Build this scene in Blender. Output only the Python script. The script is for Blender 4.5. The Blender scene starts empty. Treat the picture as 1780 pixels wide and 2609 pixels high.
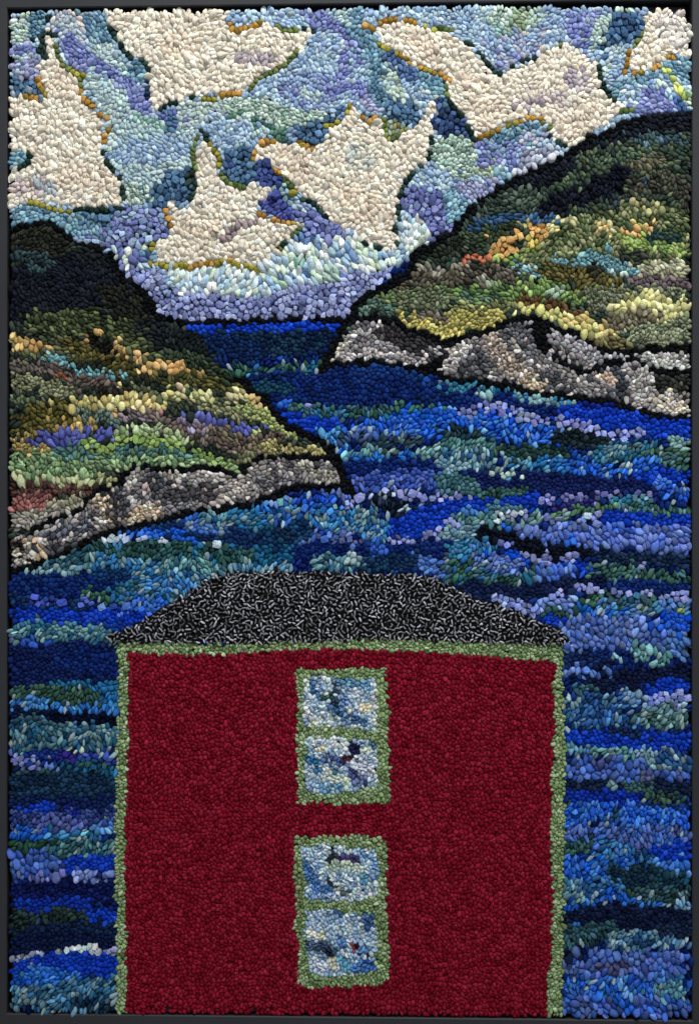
import bpy, math, random
import numpy as np
from mathutils import Vector, kdtree

# ------------------------------------------------------------------ camera, light, exposure
PW, PH = 1780.0, 2609.0            # the photograph's own pixel grid
ASP = 1024.0 / 698.0
S = 0.62 / 1742.0                  # metres per photo pixel on the rug
DIST = 1.25
YAW = math.asin(0.0156 * DIST / (1742 * S))
VISW = PW * S
sc = bpy.context.scene
cam_d = bpy.data.cameras.new('camera'); cam = bpy.data.objects.new('camera', cam_d)
sc.collection.objects.link(cam); sc.camera = cam
cam_d.sensor_fit = 'HORIZONTAL'; cam_d.sensor_width = 36.0
cam_d.lens = 36.0 * DIST / VISW
cam_d.clip_start = 0.05; cam_d.clip_end = 50
cam.location = (DIST * math.sin(YAW), -DIST * math.cos(YAW), 0.0)
cam.rotation_euler = (math.radians(90), 0, YAW)

world = bpy.data.worlds.new('World'); sc.world = world; world.use_nodes = True
bg = world.node_tree.nodes['Background']
bg.inputs[0].default_value = (0.90, 0.95, 1.0, 1); bg.inputs[1].default_value = 0.40

def area(name, loc, target, sx, sy, power, col):
    d = bpy.data.lights.new(name, 'AREA'); d.shape = 'RECTANGLE'; d.size = sx; d.size_y = sy
    d.energy = power; d.color = col
    o = bpy.data.objects.new(name, d); sc.collection.objects.link(o)
    o.location = loc
    o.rotation_euler = (Vector(target) - Vector(loc)).to_track_quat('-Z', 'Y').to_euler()
    return o
area('ceiling_light', (0.30, -0.95, 1.55), (0.0, 0, 0.05), 0.8, 0.5, 33.0, (1.0, 0.985, 0.955))
sc.view_settings.view_transform = 'Standard'; sc.view_settings.look = 'None'
sc.view_settings.exposure = 0.0; sc.view_settings.gamma = 1.0
sc.view_settings.use_curve_mapping = False

# ------------------------------------------------------------------ picture plane: a photo pixel to a point of the upright rug
def plane(px, py):
    """photo pixel -> (u, v) metres on the plane y = 0 (u to the right, v up)"""
    px = np.asarray(px, float); py = np.asarray(py, float)
    cx = (px / PW - .5) * VISW / DIST; cy = (.5 - py / PH) * ASP * VISW / DIST
    c, s = math.cos(YAW), math.sin(YAW)
    dx = cx * c - s; dy = cx * s + c; dz = cy     # yawed to the left: forward = (-sin, cos, 0), right = (cos, sin, 0)
    t = DIST * c / dy
    return DIST * s + t * dx, t * dz

# ------------------------------------------------------------------ materials
def lin(h):
    h = h.lstrip('#'); c = np.array([int(h[i:i+2], 16) for i in (0, 2, 4)]) / 255.0
    return np.where(c <= .04045, c / 12.92, ((c + .055) / 1.055) ** 2.4)

def new_mat(name):
    m = bpy.data.materials.new(name); m.use_nodes = True
    nt = m.node_tree; return m, nt, nt.nodes['Principled BSDF']

def wool_material(name, rough=0.95, sheen=0.0, fleck=0.35, scale=900.0, bump=0.5):
    m, nt, b = new_mat(name)
    N, L = nt.nodes, nt.links
    at = N.new('ShaderNodeAttribute'); at.attribute_name = 'dye'
    tc = N.new('ShaderNodeTexCoord')
    no = N.new('ShaderNodeTexNoise'); no.inputs['Scale'].default_value = scale; no.inputs['Detail'].default_value = 3
    L.new(tc.outputs['Object'], no.inputs['Vector'])
    mr = N.new('ShaderNodeMapRange'); mr.inputs[1].default_value = .3; mr.inputs[2].default_value = .7
    mr.inputs[3].default_value = 1 - fleck; mr.inputs[4].default_value = 1 + fleck
    L.new(no.outputs['Fac'], mr.inputs[0])
    mx = N.new('ShaderNodeVectorMath'); mx.operation = 'SCALE'
    L.new(at.outputs['Color'], mx.inputs[0]); L.new(mr.outputs[0], mx.inputs['Scale'])
    L.new(mx.outputs[0], b.inputs['Base Color'])
    b.inputs['Roughness'].default_value = rough
    b.inputs['Specular IOR Level'].default_value = 0.04
    b.inputs['Sheen Weight'].default_value = sheen; b.inputs['Sheen Roughness'].default_value = .5
    bp = N.new('ShaderNodeBump'); bp.inputs['Strength'].default_value = bump; bp.inputs['Distance'].default_value = .0012
    L.new(no.outputs['Fac'], bp.inputs['Height']); L.new(bp.outputs[0], b.inputs['Normal'])
    return m
M_WOOL = wool_material('dyed_wool')
M_TWEED = wool_material('tweed_strip', rough=.75, sheen=.1, fleck=.3, scale=1500)

def plain(name, col, rough, nscale, amt, bump=.3, dist=.0003):
    m, nt, b = new_mat(name); N, L = nt.nodes, nt.links
    tc = N.new('ShaderNodeTexCoord')
    no = N.new('ShaderNodeTexNoise'); no.inputs['Scale'].default_value = nscale; no.inputs['Detail'].default_value = 5
    L.new(tc.outputs['Object'], no.inputs['Vector'])
    n2 = N.new('ShaderNodeTexNoise'); n2.inputs['Scale'].default_value = 9; n2.inputs['Detail'].default_value = 4
    L.new(tc.outputs['Object'], n2.inputs['Vector'])
    ad = N.new('ShaderNodeMath'); ad.operation = 'ADD'; L.new(no.outputs['Fac'], ad.inputs[0]); L.new(n2.outputs['Fac'], ad.inputs[1])
    mr = N.new('ShaderNodeMapRange'); mr.inputs[1].default_value = .6; mr.inputs[2].default_value = 1.4
    mr.inputs[3].default_value = 1 - amt; mr.inputs[4].default_value = 1 + amt
    L.new(ad.outputs[0], mr.inputs[0])
    mx = N.new('ShaderNodeVectorMath'); mx.operation = 'SCALE'; mx.inputs[0].default_value = col
    L.new(mr.outputs[0], mx.inputs['Scale']); L.new(mx.outputs[0], b.inputs['Base Color'])
    b.inputs['Roughness'].default_value = rough; b.inputs['Specular IOR Level'].default_value = .35
    bp = N.new('ShaderNodeBump'); bp.inputs['Strength'].default_value = bump; bp.inputs['Distance'].default_value = dist
    L.new(no.outputs['Fac'], bp.inputs['Height']); L.new(bp.outputs[0], b.inputs['Normal'])
    return m
M_FRAME = plain('black_painted_wood', (.0225, .0235, .0275), .6, 700, .22)
M_BOARD = plain('black_board', (.006, .006, .007), .9, 300, .3)
M_CLOTH = plain('charcoal_binding_cloth', (.022, .023, .028), .95, 1400, .5, .8)

# ------------------------------------------------------------------ objects
def link_mesh(name, verts, faces_flat, sizes, mat, parent, colors=None, flat=None):
    me = bpy.data.meshes.new(name)
    nv = len(verts); nl = len(faces_flat); nf = len(sizes)
    me.vertices.add(nv); me.vertices.foreach_set('co', np.asarray(verts, np.float32).ravel())
    me.loops.add(nl); me.loops.foreach_set('vertex_index', np.asarray(faces_flat, np.int32))
    me.polygons.add(nf)
    st_ = np.zeros(nf, np.int32); st_[1:] = np.cumsum(sizes)[:-1]
    me.polygons.foreach_set('loop_start', st_)
    me.polygons.foreach_set('loop_total', np.asarray(sizes, np.int32))
    if flat is not None:
        me.polygons.foreach_set('use_smooth', ~np.asarray(flat, bool))
    else: me.polygons.foreach_set('use_smooth', np.zeros(nf, bool))
    me.update(calc_edges=True)
    if colors is not None:
        a = me.color_attributes.new('dye', 'FLOAT_COLOR', 'POINT')
        rgba = np.ones((nv, 4), np.float32); rgba[:, :3] = colors
        a.data.foreach_set('color', rgba.ravel())
    me.materials.append(mat)
    o = bpy.data.objects.new(name, me); sc.collection.objects.link(o)
    if parent is not None: o.parent = parent
    return o

def thing(name, label, cat, loc):
    o = bpy.data.objects.new(name, None); sc.collection.objects.link(o)
    o.empty_display_size = .05; o.location = loc
    o['label'] = label; o['category'] = cat
    return o

# ------------------------------------------------------------------ the drawing on the rug: motifs (which part) and dyes (which wool)
TILES = {'A': (0, 0, .40353), 'B': (570, 0, .40353), 'C': (1140, 0, .40353), 'D': (0, 500, .40353),
         'E': (570, 500, .40353), 'F': (1140, 500, .40353), 'G': (0, 1000, .40353), 'H': (570, 1000, .40353),
         'I': (1140, 1000, .40353), 'L': (0, 1600, .4342), 'R': (1380, 1500, .4773), 'W': (700, 1650, .23665),
         'X': (700, 2080, .22757), 'V': (0, 0, 1.12232), 'Z': (0, 0, 1.0)}
GX, GY = 890, 1305                 # half-size grid
part_map = np.zeros((GY, GX), np.int16)
pal_map = np.zeros((GY, GX), np.int16)
sty_map = np.zeros((GY, GX), np.int16)
PARTS, PALS, STYLES = [], [], []
CLIP = [None]
def idx(lst, v):
    if v not in lst: lst.append(v)
    return lst.index(v)
def pts_of(s):
    """'A 10,20 30,40 B 5,6' -> photo pixels"""
    out = []; ox = oy = 0.; k = 1.
    for tok in s.split():
        if tok in TILES: ox, oy, k = TILES[tok]
        else:
            a, b = tok.split(','); out.append((ox + float(a) * k, oy + float(b) * k))
    return np.array(out)
def chaikin(p, closed, n=2):
    for _ in range(n):
        if closed:
            q = np.roll(p, -1, 0); p = np.stack([p * .8 + q * .2, p * .2 + q * .8], 1).reshape(-1, 2)
        else:
            q = p[1:]; r = p[:-1]
            m = np.stack([r * .75 + q * .25, r * .25 + q * .75], 1).reshape(-1, 2)
            p = np.vstack([p[:1], m, p[-1:]])
    return p
def apply_mask(x0, y0, mask, pal, sty, part):
    h, w = mask.shape
    sl = (slice(y0, y0 + h), slice(x0, x0 + w))
    if CLIP[0] is not None and part is None:
        ids = [PARTS.index(c) for c in CLIP[0] if c in PARTS]
        mask = mask & np.isin(part_map[sl], ids)
    if pal: pal_map[sl][mask] = idx(PALS, pal)
    if sty: sty_map[sl][mask] = idx(STYLES, sty)
    if part: part_map[sl][mask] = idx(PARTS, part)
def box(p, pad):
    x0 = max(0, int((p[:, 0].min() - pad) / 2)); x1 = min(GX, int((p[:, 0].max() + pad) / 2) + 2)
    y0 = max(0, int((p[:, 1].min() - pad) / 2)); y1 = min(GY, int((p[:, 1].max() + pad) / 2) + 2)
    yy, xx = np.mgrid[y0:y1, x0:x1]
    return x0, y0, xx * 2.0 + 1, yy * 2.0 + 1
def pg(s, pal=None, sty=None, part=None, smooth=1):
    p = pts_of(s)
    if smooth: p = chaikin(p, True, smooth)
    x0, y0, X, Y = box(p, 2)
    if X.size == 0: return
    inside = np.zeros(X.shape, bool)
    q = np.roll(p, -1, 0)
    for (ax, ay), (bx, by) in zip(p, q):
        if ay == by: continue
        c = ((Y > ay) != (Y > by))
        inside ^= c & (X < (bx - ax) * (Y - ay) / (by - ay) + ax)
    apply_mask(x0, y0, inside, pal, sty, part)
def st(s, w, pal=None, sty=None, part=None):
    p = pts_of(s)
    if len(p) > 2: p = chaikin(p, False, 2)
    if len(p) == 1: p = np.vstack([p, p + .5])
    x0, y0, X, Y = box(p, w)
    if X.size == 0: return
    best = np.full(X.shape, 1e9)
    for (ax, ay), (bx, by) in zip(p[:-1], p[1:]):
        dx, dy = bx - ax, by - ay; L = dx * dx + dy * dy + 1e-9
        t = np.clip(((X - ax) * dx + (Y - ay) * dy) / L, 0, 1)
        best = np.minimum(best, np.hypot(X - ax - t * dx, Y - ay - t * dy))
    apply_mask(x0, y0, best < w / 2, pal, sty, part)
CHAINS = []
def ch(s, pal, part, size=15):
    """a single row of loops hooked along a line"""
    CHAINS.append((chaikin(pts_of(s), False, 1) if len(s.split()) > 3 else pts_of(s), pal, part, size))

# wools, as their lit tops read in the photograph
CREAM = 'd8d1c2 cec7b9 e0dacc c8c0b1 d4cbbb dad4c8'
CREAMW = 'd6cbb9 ccc0b0 ded4c4 c8bcac d0c5b5'
MAUVE = 'b3a9ac a59ca2 beb4b2 9c929b c4bab4'
LTBLUE = '8fa9c6 a3b9cf 7f9cc0 9ab3c8 b0c2cf 7a96b8'
AQUA = 'a9bdc0 b4c6c4 9fb5bd 93adb8 bccac4 8ea6b0'
SAGEP = 'a9bcae b9c9b8 97ae9f c2cec0 8aa294'
TEAL = '4d7a96 5d8aa3 426f8e 6d99ad 7ba3b2'
TEALC = '3f6a92 365f86 4a769c 2f557c'
TEALB = '6496ae 74a5b8 5585a2 86b0be'
PERI = '6f77b8 5f68ab 7f86c2 6670b4 8a90c6'
BPERI = '7b92bc 8ba2c4 6a84b0 93aac8 747eb4'
DPERI = '3a4290 434ea0 2f3782 5058a4'
LAV = '9a98bf 8d8ab5 a7a6c6 8388b8'
LAVG = '9c9cb8 aeb0c4 8a8ca8 b8b4c0'
GOLD = 'a47c34 967034 b0884a 84682e 8c8038'
OLGOLD = '8a8436 9c9440 7a7630'
DKG = '22342f 1c2e2a 2c403a 182826'
DKOL = '5c6a3a 4a5a34 6c7848'
WHITER = 'd4dcd8 c6d2d8 dfe2da b4c6d4 9db8d0 c9d4b8 dcdcd4'
WBLUE = 'a8c0d4 8fb0d0 c2d0d8 6f96c4 d0dad8 b8ccb0'
PCUT = '8188c0 8c93ca 757cb6 979dce 6c73ae a2a7d2'
LIME = 'c8cc3c b4bc34 d4d45c a8b83c'
BLK = '0c0e11 101216 0a0c10'
ROYAL = '1c3aa4 2344b4 1a3496 2a4cba 1c3ca0'
NAVY = '152660 192e68 122050 1c3068'
NAVYT = '14253c 1c3046 12203a 22384c'
MIDB = '2c5cc0 3a6ac4 2a54b0 5080cc 447ac4'
STEEL = '5a72b4 4c68b0 6a80bc 5068a4 7484b8 6474a4'
TEALS = '2f6680 3a7488 28586e 4a849a 35689a'
GRNT = '2c5c56 2f6654 387060 285048 3a6e70'
AQS = '6fa6b8 5a94ac 86b6be 4a84a8 9cc0c4 3f749c'
SQP = '8a8fc4 7d83ba 979bcc a3a6cf 8e90b8'
SQW = 'b4bccc c4cad0 a8b0c8 ccd2d4'
DARKS = '0e1424 121a2e 0c1220 161c30'
RED = '761324 6e0f20 7e172b 680c1c 821b30'
TRIM = '7c9266 6c8258 8a9e74 849a70 98aa86 647850'
RK = '6d6a6c 8c8788 a09a96 55535a 7a7674 b0aaa4 48464c'

SEA, SKY, CLOUD, HILL, ROCK = 'sea', 'sky', 'cloud', 'hill', 'rocky_shore'
part_map[:] = idx(PARTS, 'sea'); pal_map[:] = idx(PALS, NAVY); sty_map[:] = idx(STYLES, 'sea')

# ---- motifs
SKYP = 'Z 0,0 1780,0 1780,300 1500,420 1300,560 1150,600 1000,690 E 810,775 400,775 0,795 Z 400,822 300,700 0,600'
pg(SKYP, LTBLUE, 'sky', 'sky', 0)
CL = [
 'A 665,95 700,180 750,250 790,330 880,370 935,430 915,500 930,600 945,700 985,700 1010,665 1100,645 1200,600 1300,590 1400,590 B 90,590 170,540 190,490 310,455 440,380 480,330 560,230 610,190 520,175 400,195 330,160 240,140 100,200 50,215 20,150 40,90 0,40 A 1100,40 665,40',
 'A 285,175 330,180 345,260 375,330 370,400 450,440 500,520 505,600 590,690 640,760 650,860 640,960 700,1060 750,1150 770,1290 600,1305 450,1310 250,1260 130,1285 40,1320 40,1070 130,1050 190,1000 170,950 40,940 40,600 120,590 240,630 290,600 270,500 240,440 240,380 290,350 300,260',
 'A 1265,860 1310,910 1360,1000 1380,1130 1500,1190 B 100,1175 180,1165 290,1175 310,1210 220,1270 200,1330 280,1370 350,1400 460,1405 540,1410 480,1445 420,1490 370,1560 E 340,350 300,390 200,430 100,415 0,415 D 1400,410 1250,420 1150,440 1030,430 980,390 1000,340 950,290 1030,270 1070,200 1075,100 D 1060,40 1090,15 A 1130,1310 1170,1320 1240,1250 1245,1150 1240,1000',
 'B 805,650 840,700 880,760 940,790 1000,740 1000,860 1020,900 1080,870 1150,820 1250,790 1260,720 1290,640 1330,640 1340,720 1310,790 1310,870 1300,990 1240,1050 1160,1140 1110,1240 1090,1330 1095,1450 E 1105,200 1110,350 1050,350 940,310 820,240 B 700,1400 600,1320 520,1250 420,1160 360,1120 320,1030 180,1010 200,950 240,870 310,880 380,900 470,920 560,940 640,900 650,820 740,750 790,700',
 'B 940,180 990,145 1050,130 1180,140 1300,190 1420,200 1480,240 C 90,250 170,320 220,400 290,470 320,480 400,440 560,370 600,290 650,310 700,300 750,250 780,290 830,320 930,380 960,470 1000,560 1050,640 1130,650 1130,700 1000,790 900,830 830,900 780,940 730,920 650,880 640,820 590,750 480,750 400,790 250,860 170,900 150,800 60,680 0,600 B 1400,540 1380,460 1290,440 1180,400 1100,340 1000,290 980,220',
 'C 1220,95 1300,60 1500,55 1560,60 1560,340 1380,350 1350,400 1250,430 1150,450 1130,400 1170,320 1200,250 1240,200',
]
for i, c in enumerate(CL): pg(c, CREAM, 'cream', 'cloud%d' % i)
LH = 'Z 0,600 D 65,210 100,180 200,160 330,165 400,220 470,290 570,320 640,330 700,360 740,430 760,500 870,560 930,620 960,700 1000,770 1190,790 1190,830 1290,900 1340,1000 1390,1080 1480,1150 1560,1200 E 140,1210 260,1260 320,1380 430,1470 600,1540 H 650,340 720,430 770,560 820,650 750,640 600,600 450,615 290,650 200,700 0,730 G 1380,730 1150,770 960,830 760,870 660,910 560,950 400,1020 270,1070 200,1110 70,1130 Z 0,1480'
pg(LH, '26302a 1e2824 323c30', 'hill', 'hill0')
LR = 'Z 0,1390 G 200,880 330,800 440,770 530,720 560,660 660,610 760,580 800,510 860,465 980,475 1180,490 1290,465 1400,495 1500,530 H 90,520 170,440 230,420 400,400 500,400 650,410 740,480 800,630 750,640 600,600 450,615 290,650 200,700 0,730 G 1380,730 1150,760 960,820 760,860 660,900 560,940 400,1010 270,1060 200,1100 70,1120 Z 0,1460'
pg(LR, RK, 'rock', 'rock0')
RH = 'Z 1780,270 C 1540,690 1400,710 1240,740 1140,750 1030,830 900,860 770,960 620,1060 500,1090 400,1140 300,1200 180,1280 130,1340 60,1420 30,1500 E 1500,110 1460,200 1400,260 1300,310 1230,350 1190,400 1190,460 1090,540 960,600 880,650 810,740 780,790 730,900 640,1020 615,1105 680,1070 900,1045 1050,1065 1200,1095 1350,1135 1480,1175 F 0,1160 150,1165 430,1205 600,1255 800,1275 950,1285 1100,1315 1200,1365 1400,1400 1500,1395 Z 1780,1060'
pg(RH, '2b3a32 34463a 223028', 'hill', 'hill1')
RR = 'E 615,1105 740,890 830,800 900,765 980,765 1100,795 1150,855 1300,885 1400,940 1500,905 F 0,930 100,880 290,850 330,800 480,770 600,790 700,840 850,890 930,960 1050,985 1200,990 1300,945 1510,960 Z 1780,890 1780,1062 F 1500,1395 1400,1400 1200,1365 1100,1315 950,1285 800,1275 600,1255 430,1205 150,1165 0,1160 E 1480,1175 1350,1135 1200,1095 1050,1065 900,1045 680,1070'
pg(RR, RK, 'rock', 'rock1')
pg('V 500,1302 600,1297 700,1299 850,1302 950,1306 985,1312 1020,1327 1052,1345 1085,1364 1137,1377 1174,1387 1198,1402 1240,1417 1287,1443 1300,1467 1240,1466 1080,1458 900,1450 700,1456 600,1461 400,1458 262,1462 244,1450 246,1438 280,1432 330,1406 370,1380 420,1350 460,1320', '08080a 0c0c0e', 'roof', 'roof', 0)
pg('V 264,1456 500,1462 700,1456 900,1450 1080,1458 1276,1464 1280,1600 1284,1800 1280,2000 1280,2150 1278,2330 262,2330 264,2100 260,1900 264,1700 268,1560', TRIM, 'trim', 'trim', 0)
pg('V 292,1484 420,1488 560,1484 640,1478 750,1474 860,1476 1000,1484 1130,1494 1262,1502 1262,1530 1250,1560 1258,1640 1250,1760 1248,1900 1254,2030 1250,2150 1240,2230 1242,2330 286,2330 288,2200 284,2000 286,1850 290,1700 292,1600', RED, 'red', 'wall', 0)
pg('W 195,235 600,215 1000,205 1190,225 1200,450 1210,620 1240,700 1225,1000 1240,1300 1240,1680 1000,1680 620,1700 450,1660 215,1690 240,1500 230,1250 240,900 235,620 240,400', TRIM, 'trim', 'window0', 0)
pg('X 200,225 420,235 700,205 1000,215 1220,250 1290,400 1270,600 1260,900 1270,1150 1270,1400 1300,1650 1290,1830 1150,1890 900,1900 600,1925 330,1930 240,1850 250,1600 260,1400 210,1260 240,1000 230,850 200,650', TRIM, 'trim', 'window1', 0)
PANES = [('W 315,320 640,310 700,340 1080,340 1095,700 1080,895 700,855 560,840 320,855 290,640', 'pane0'),
         ('W 340,965 770,970 840,1010 1080,985 1105,1300 1090,1500 700,1560 560,1590 350,1550 320,1250', 'pane1'),
         ('X 290,350 600,320 800,350 1130,375 1165,640 1140,880 850,970 720,950 360,940 330,700', 'pane2'),
         ('X 345,1060 620,1040 780,1100 1100,1090 1140,1400 1110,1600 1150,1720 900,1770 700,1780 540,1790 370,1720 350,1500 320,1300', 'pane3')]
for s_, n_ in PANES: pg(s_, '9fb4c6 b4c4cf 8aa3ba c6d0d4 7f9ab4', 'pane', n_, 0)

# ---- the sky's wools
CLIP[0] = ['sky']
def A(s, pal, sty=None): pg(s, pal, sty)
A('A 60,120 200,70 260,120 180,280 60,280', SAGEP, 'yarn'); A('A 180,70 290,60 280,200 180,270', TEAL, 'yarn')
A('A 60,280 260,290 240,345 60,345', PERI); A('A 60,345 250,330 240,500 60,500', LAV); st('A 110,350 210,350', 16, AQUA)
A('A 60,500 240,485 270,625 90,600', TEALC, 'cut'); st('A 270,230 285,360', 20, DKG); st('A 310,110 340,200', 20, DKG)
A('A 335,70 530,60 545,240 340,225', 'a4aeba b6b8c0 98a6b4 c4bcc0'); st('A 460,80 500,130', 22, 'd0b8b4 d8c4bc'); st('A 570,160 575,200', 10, LIME)
A('A 520,70 660,70 745,270 640,300 540,240', TEAL); A('A 560,240 720,290 760,360 820,400 800,470 650,420 560,330', AQUA)
A('A 780,380 935,400 925,520 800,520', TEAL)
st('A 420,270 500,390 640,440 760,530 860,600 900,720', 46, PERI); st('A 480,300 560,420 700,470', 30, PERI); st('A 560,470 660,500', 16, BPERI)
A('A 500,500 640,490 720,570 820,660 900,760 1060,810 1250,780 1240,880 1180,1140 950,1180 940,1300 775,1290 760,1130 680,1000 700,800 600,680', AQUA)
A('A 690,900 1200,840 1190,1000 900,1060 700,1000', LTBLUE); st('A 520,500 670,510 720,600 780,620', 26, AQUA); st('A 860,740 1040,800', 18, '8fb4aa a2c0b2 7aa498')
A('A 780,1160 940,1160 930,1300 770,1290', SAGEP, 'yarn')
st('A 1040,680 1080,790', 34, '3c6a94 5a64a8'); A('A 1100,660 1250,610 1586,600 1586,740 1300,720 1240,800 1120,800', 'b0bcb8 a2b2b4 bcc4bc')
A('A 1180,1040 1250,1050 1240,1270 1100,1290 1000,1360 920,1300 950,1180', TEALC, 'cut'); st('A 1210,1080 1220,1220', 18, DKG)
A('A 60,1320 250,1295 500,1330 780,1300 780,1400 640,1500 450,1500 340,1395 60,1440', TEAL); st('A 90,1370 300,1350', 22, TEALB); st('A 360,1400 460,1480', 24, TEALB)
A('D 560,40 760,20 740,190 600,180 540,100', TEALC, 'cut'); A('D 740,70 1050,60 1070,250 960,330 700,330 500,300 560,260 720,170', PERI + ' ' + BPERI, 'cut')
A('A 65,950 180,960 190,1010 120,1060 65,1050', TEALB)
A('B 40,80 510,70 510,170 330,155 60,180', LTBLUE); A('B 500,60 650,80 640,150 540,170', PERI)
A('B 650,80 800,70 810,210 720,200', AQUA); A('B 810,60 900,80 880,160 850,220 800,200', TEALB)
A('B 900,70 1586,60 1586,260 1300,180 1050,120 900,150', LTBLUE)
A('B 640,200 760,300 740,430 640,560 770,620 700,700 500,720 300,660 80,610 230,510 450,390 540,280', LTBLUE); A('B 330,480 480,460 700,470 640,600 700,650 520,690 350,600', BPERI); st('B 500,590 580,600', 24, AQUA)
st('B 620,100 720,190 800,270 850,370', 26, PERI); st('B 760,360 740,470 740,540 860,570 920,620', 34, PERI); st('B 640,580 720,570', 24, PERI); st('B 900,630 960,680', 34, LAV)
st('B 840,180 920,300 980,380 960,500 1000,620', 50, TEAL); st('B 870,330 950,380', 30, TEALB)
A('B 0,630 200,590 420,690 640,700 640,780 500,810 330,810 220,740 0,720', SAGEP, 'yarn'); st('B 60,740 190,750 300,810 380,880', 22, '2c5c58 386a60 4a7a68'); st('A 1460,740 1586,750', 16, '4a7a60 5a8a70')
A('B 450,800 640,760 760,650 700,790 630,910 560,940 440,890', TEALC, 'cut')
A('B 0,740 140,740 300,830 200,930 100,950 0,960', AQUA + ' ' + LTBLUE); A('A 1230,790 1586,760 1586,900 1420,1000 1360,930 1300,860', LTBLUE)
A('B 0,970 100,930 190,920 240,1020 210,1170 0,1170', TEALC, 'cut'); A('A 1400,1010 1500,930 1586,940 1586,1180 1440,1150', TEALC, 'cut')
A('B 180,1010 330,1030 370,1130 340,1200 200,1160 210,1080', '2f4488 3a4c94 26387a', 'cut'); A('B 340,1150 430,1150 430,1320 300,1280', '7a9aa8 8aaab0 6a8c9c', 'cut')
A('B 200,1290 300,1200 320,1290 440,1310 440,1410 320,1390', DPERI); A('B 440,1310 620,1330 820,1480 720,1540 560,1540 450,1410', PERI, 'cut')
A('B 1010,370 1120,380 1120,620 1010,620', AQUA); st('B 1050,370 1120,440 1220,500', 34, '3f5f92 4a6c9c 34548a'); A('B 1200,460 1400,490 1400,600 1260,620', TEALB)
st('B 1060,440 1080,590 1100,630', 30, 'bcc6b4 a8b8a8'); A('B 1110,520 1300,540 1340,640 1160,640', BPERI + ' ' + AQUA)
A('B 1005,630 1240,650 1230,790 1080,800', TEALC, 'cut'); A('B 1000,740 1180,800 1040,880 1000,860', SAGEP + ' ' + OLGOLD)
A('B 1330,610 1420,620 1560,800 1570,880 1320,860', '26406c 1e3660 385890 20385a', 'cut')
A('B 1320,870 1500,850 1586,900 1586,1140 1440,1110 1290,1010', SAGEP, 'yarn'); A('B 1190,1060 1440,1080 1420,1220 1180,1170', LTBLUE)
A('B 1460,1120 1586,1130 1586,1260 1470,1230', LAV); A('B 1120,1180 1390,1180 1400,1390 1450,1400 1440,1510 1290,1540 1280,1400 1120,1340', PERI, 'cut')
A('B 1390,1190 1560,1250 1470,1390 1390,1400', TEALB)
A('B 1110,1380 1230,1350 1300,1450 1290,1530 E 1290,280 1200,380 1110,340', WHITER, 'roving')
A('E 0,420 180,430 300,400 380,290 460,220 560,270 700,260 830,240 960,310 1120,400 1110,450 960,490 800,450 700,540 400,590 200,650 0,620', WHITER, 'roving')
st('E 470,260 530,290', 30, '5a84c0 6a90c8'); st('E 690,360 960,370', 34, WBLUE, 'roving'); st('E 240,560 420,560 560,500', 36, WBLUE, 'roving'); st('E 380,350 470,400', 26, 'c4d4a0 7ab4a4 d4dcc0')
st('E 980,380 1090,420', 34, WBLUE + ' 9cb088', 'roving'); st('E 620,480 740,500', 26, '9cb4a4 aac4b4 8ca4b0', 'roving')
A('D 1000,450 1100,440 1586,420 1586,640 1350,630 1150,600 1080,500', WHITER, 'roving')
A('D 640,270 800,330 960,290 950,460 860,480 750,420', WHITER + ' ' + PERI, 'round'); st('D 900,360 940,400', 20, '3c6a94 5a88b0')
A('D 700,430 850,450 1000,480 1060,560 1200,620 1590,630 1590,800 1190,800 1000,775 930,620 760,510', PCUT, 'cut')
A('E 0,610 200,660 400,590 700,545 800,450 950,490 1110,440 1210,410 1190,470 1090,540 960,600 880,650 810,785 400,775 0,795', PCUT, 'cut')
A('C 160,50 600,40 620,130 500,220 300,240 180,140', SAGEP); A('C 380,60 520,60 500,230 400,210', '8a9a78 9aa888 7a8c6c'); st('C 250,170 360,220', 26, '7aa4a0 8ab4ac')
A('C 60,60 190,60 330,240 330,440 240,330 80,220', LTBLUE); A('C 250,240 520,180 640,150 650,250 560,360 420,420 310,460 260,350', BPERI + ' ' + LAVG)
A('C 600,50 750,50 760,270 640,260', LTBLUE); A('C 740,60 990,70 910,220 900,320 850,310 760,240', PERI); st('C 1150,80 1000,120 940,180 920,280', 30, 'a8bab0 b8c8bc 98aca4')
A('C 1020,110 1220,60 1230,220 1150,280 1050,240 1000,400 940,270', '2f5a84 3f6c94 264c74', 'cut'); A('C 1050,250 1160,280 1130,370 1100,500 1000,570 960,420 1020,340', LTBLUE + ' ' + AQUA)
A('C 850,300 990,380 950,450 900,370', BPERI)
A('C 1000,550 1300,450 1380,370 1560,350 1560,520 1440,500 1330,480 1220,560 1090,640', TEALB + ' ' + TEAL); A('C 1090,550 1250,520 1240,720 1100,700', LTBLUE + ' c8d2dc')
A('C 1230,540 1450,590 1440,690 1350,760 1170,730', PERI); st('C 1450,620 1480,700', 20, '2f5a94'); st('C 1340,490 1380,580 1410,600', 20, WBLUE, 'roving'); st('C 1390,470 1440,530 1510,600', 20, LIME, 'round'); st('C 1520,620 1525,690', 16, 'b8d0a0 c8d8a0')
A('C 190,860 420,790 600,770 620,900 440,930 200,930', TEAL); A('C 170,900 430,880 490,900 480,1060 230,1060 170,990', PERI + ' ' + BPERI); st('C 480,870 600,840', 34, LAVG)
A('C 480,940 700,910 690,1010 600,1080 460,1120 380,1140 400,1060', LAVG, 'round'); A('C 0,860 150,880 200,1020 160,1140 0,1120', SAGEP, 'yarn')
st('C 180,1060 280,1090', 34, 'a8b49c 98a88c b4c0a0'); st('C 320,1080 370,1100', 24, TEALB); A('C 50,1140 310,1130 280,1210 190,1270 100,1260', LAV); A('C 0,1180 60,1200 130,1290 70,1410 0,1500', TEALB)
st('C 0,1430 10,1480', 24, PERI, 'cut')

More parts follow.
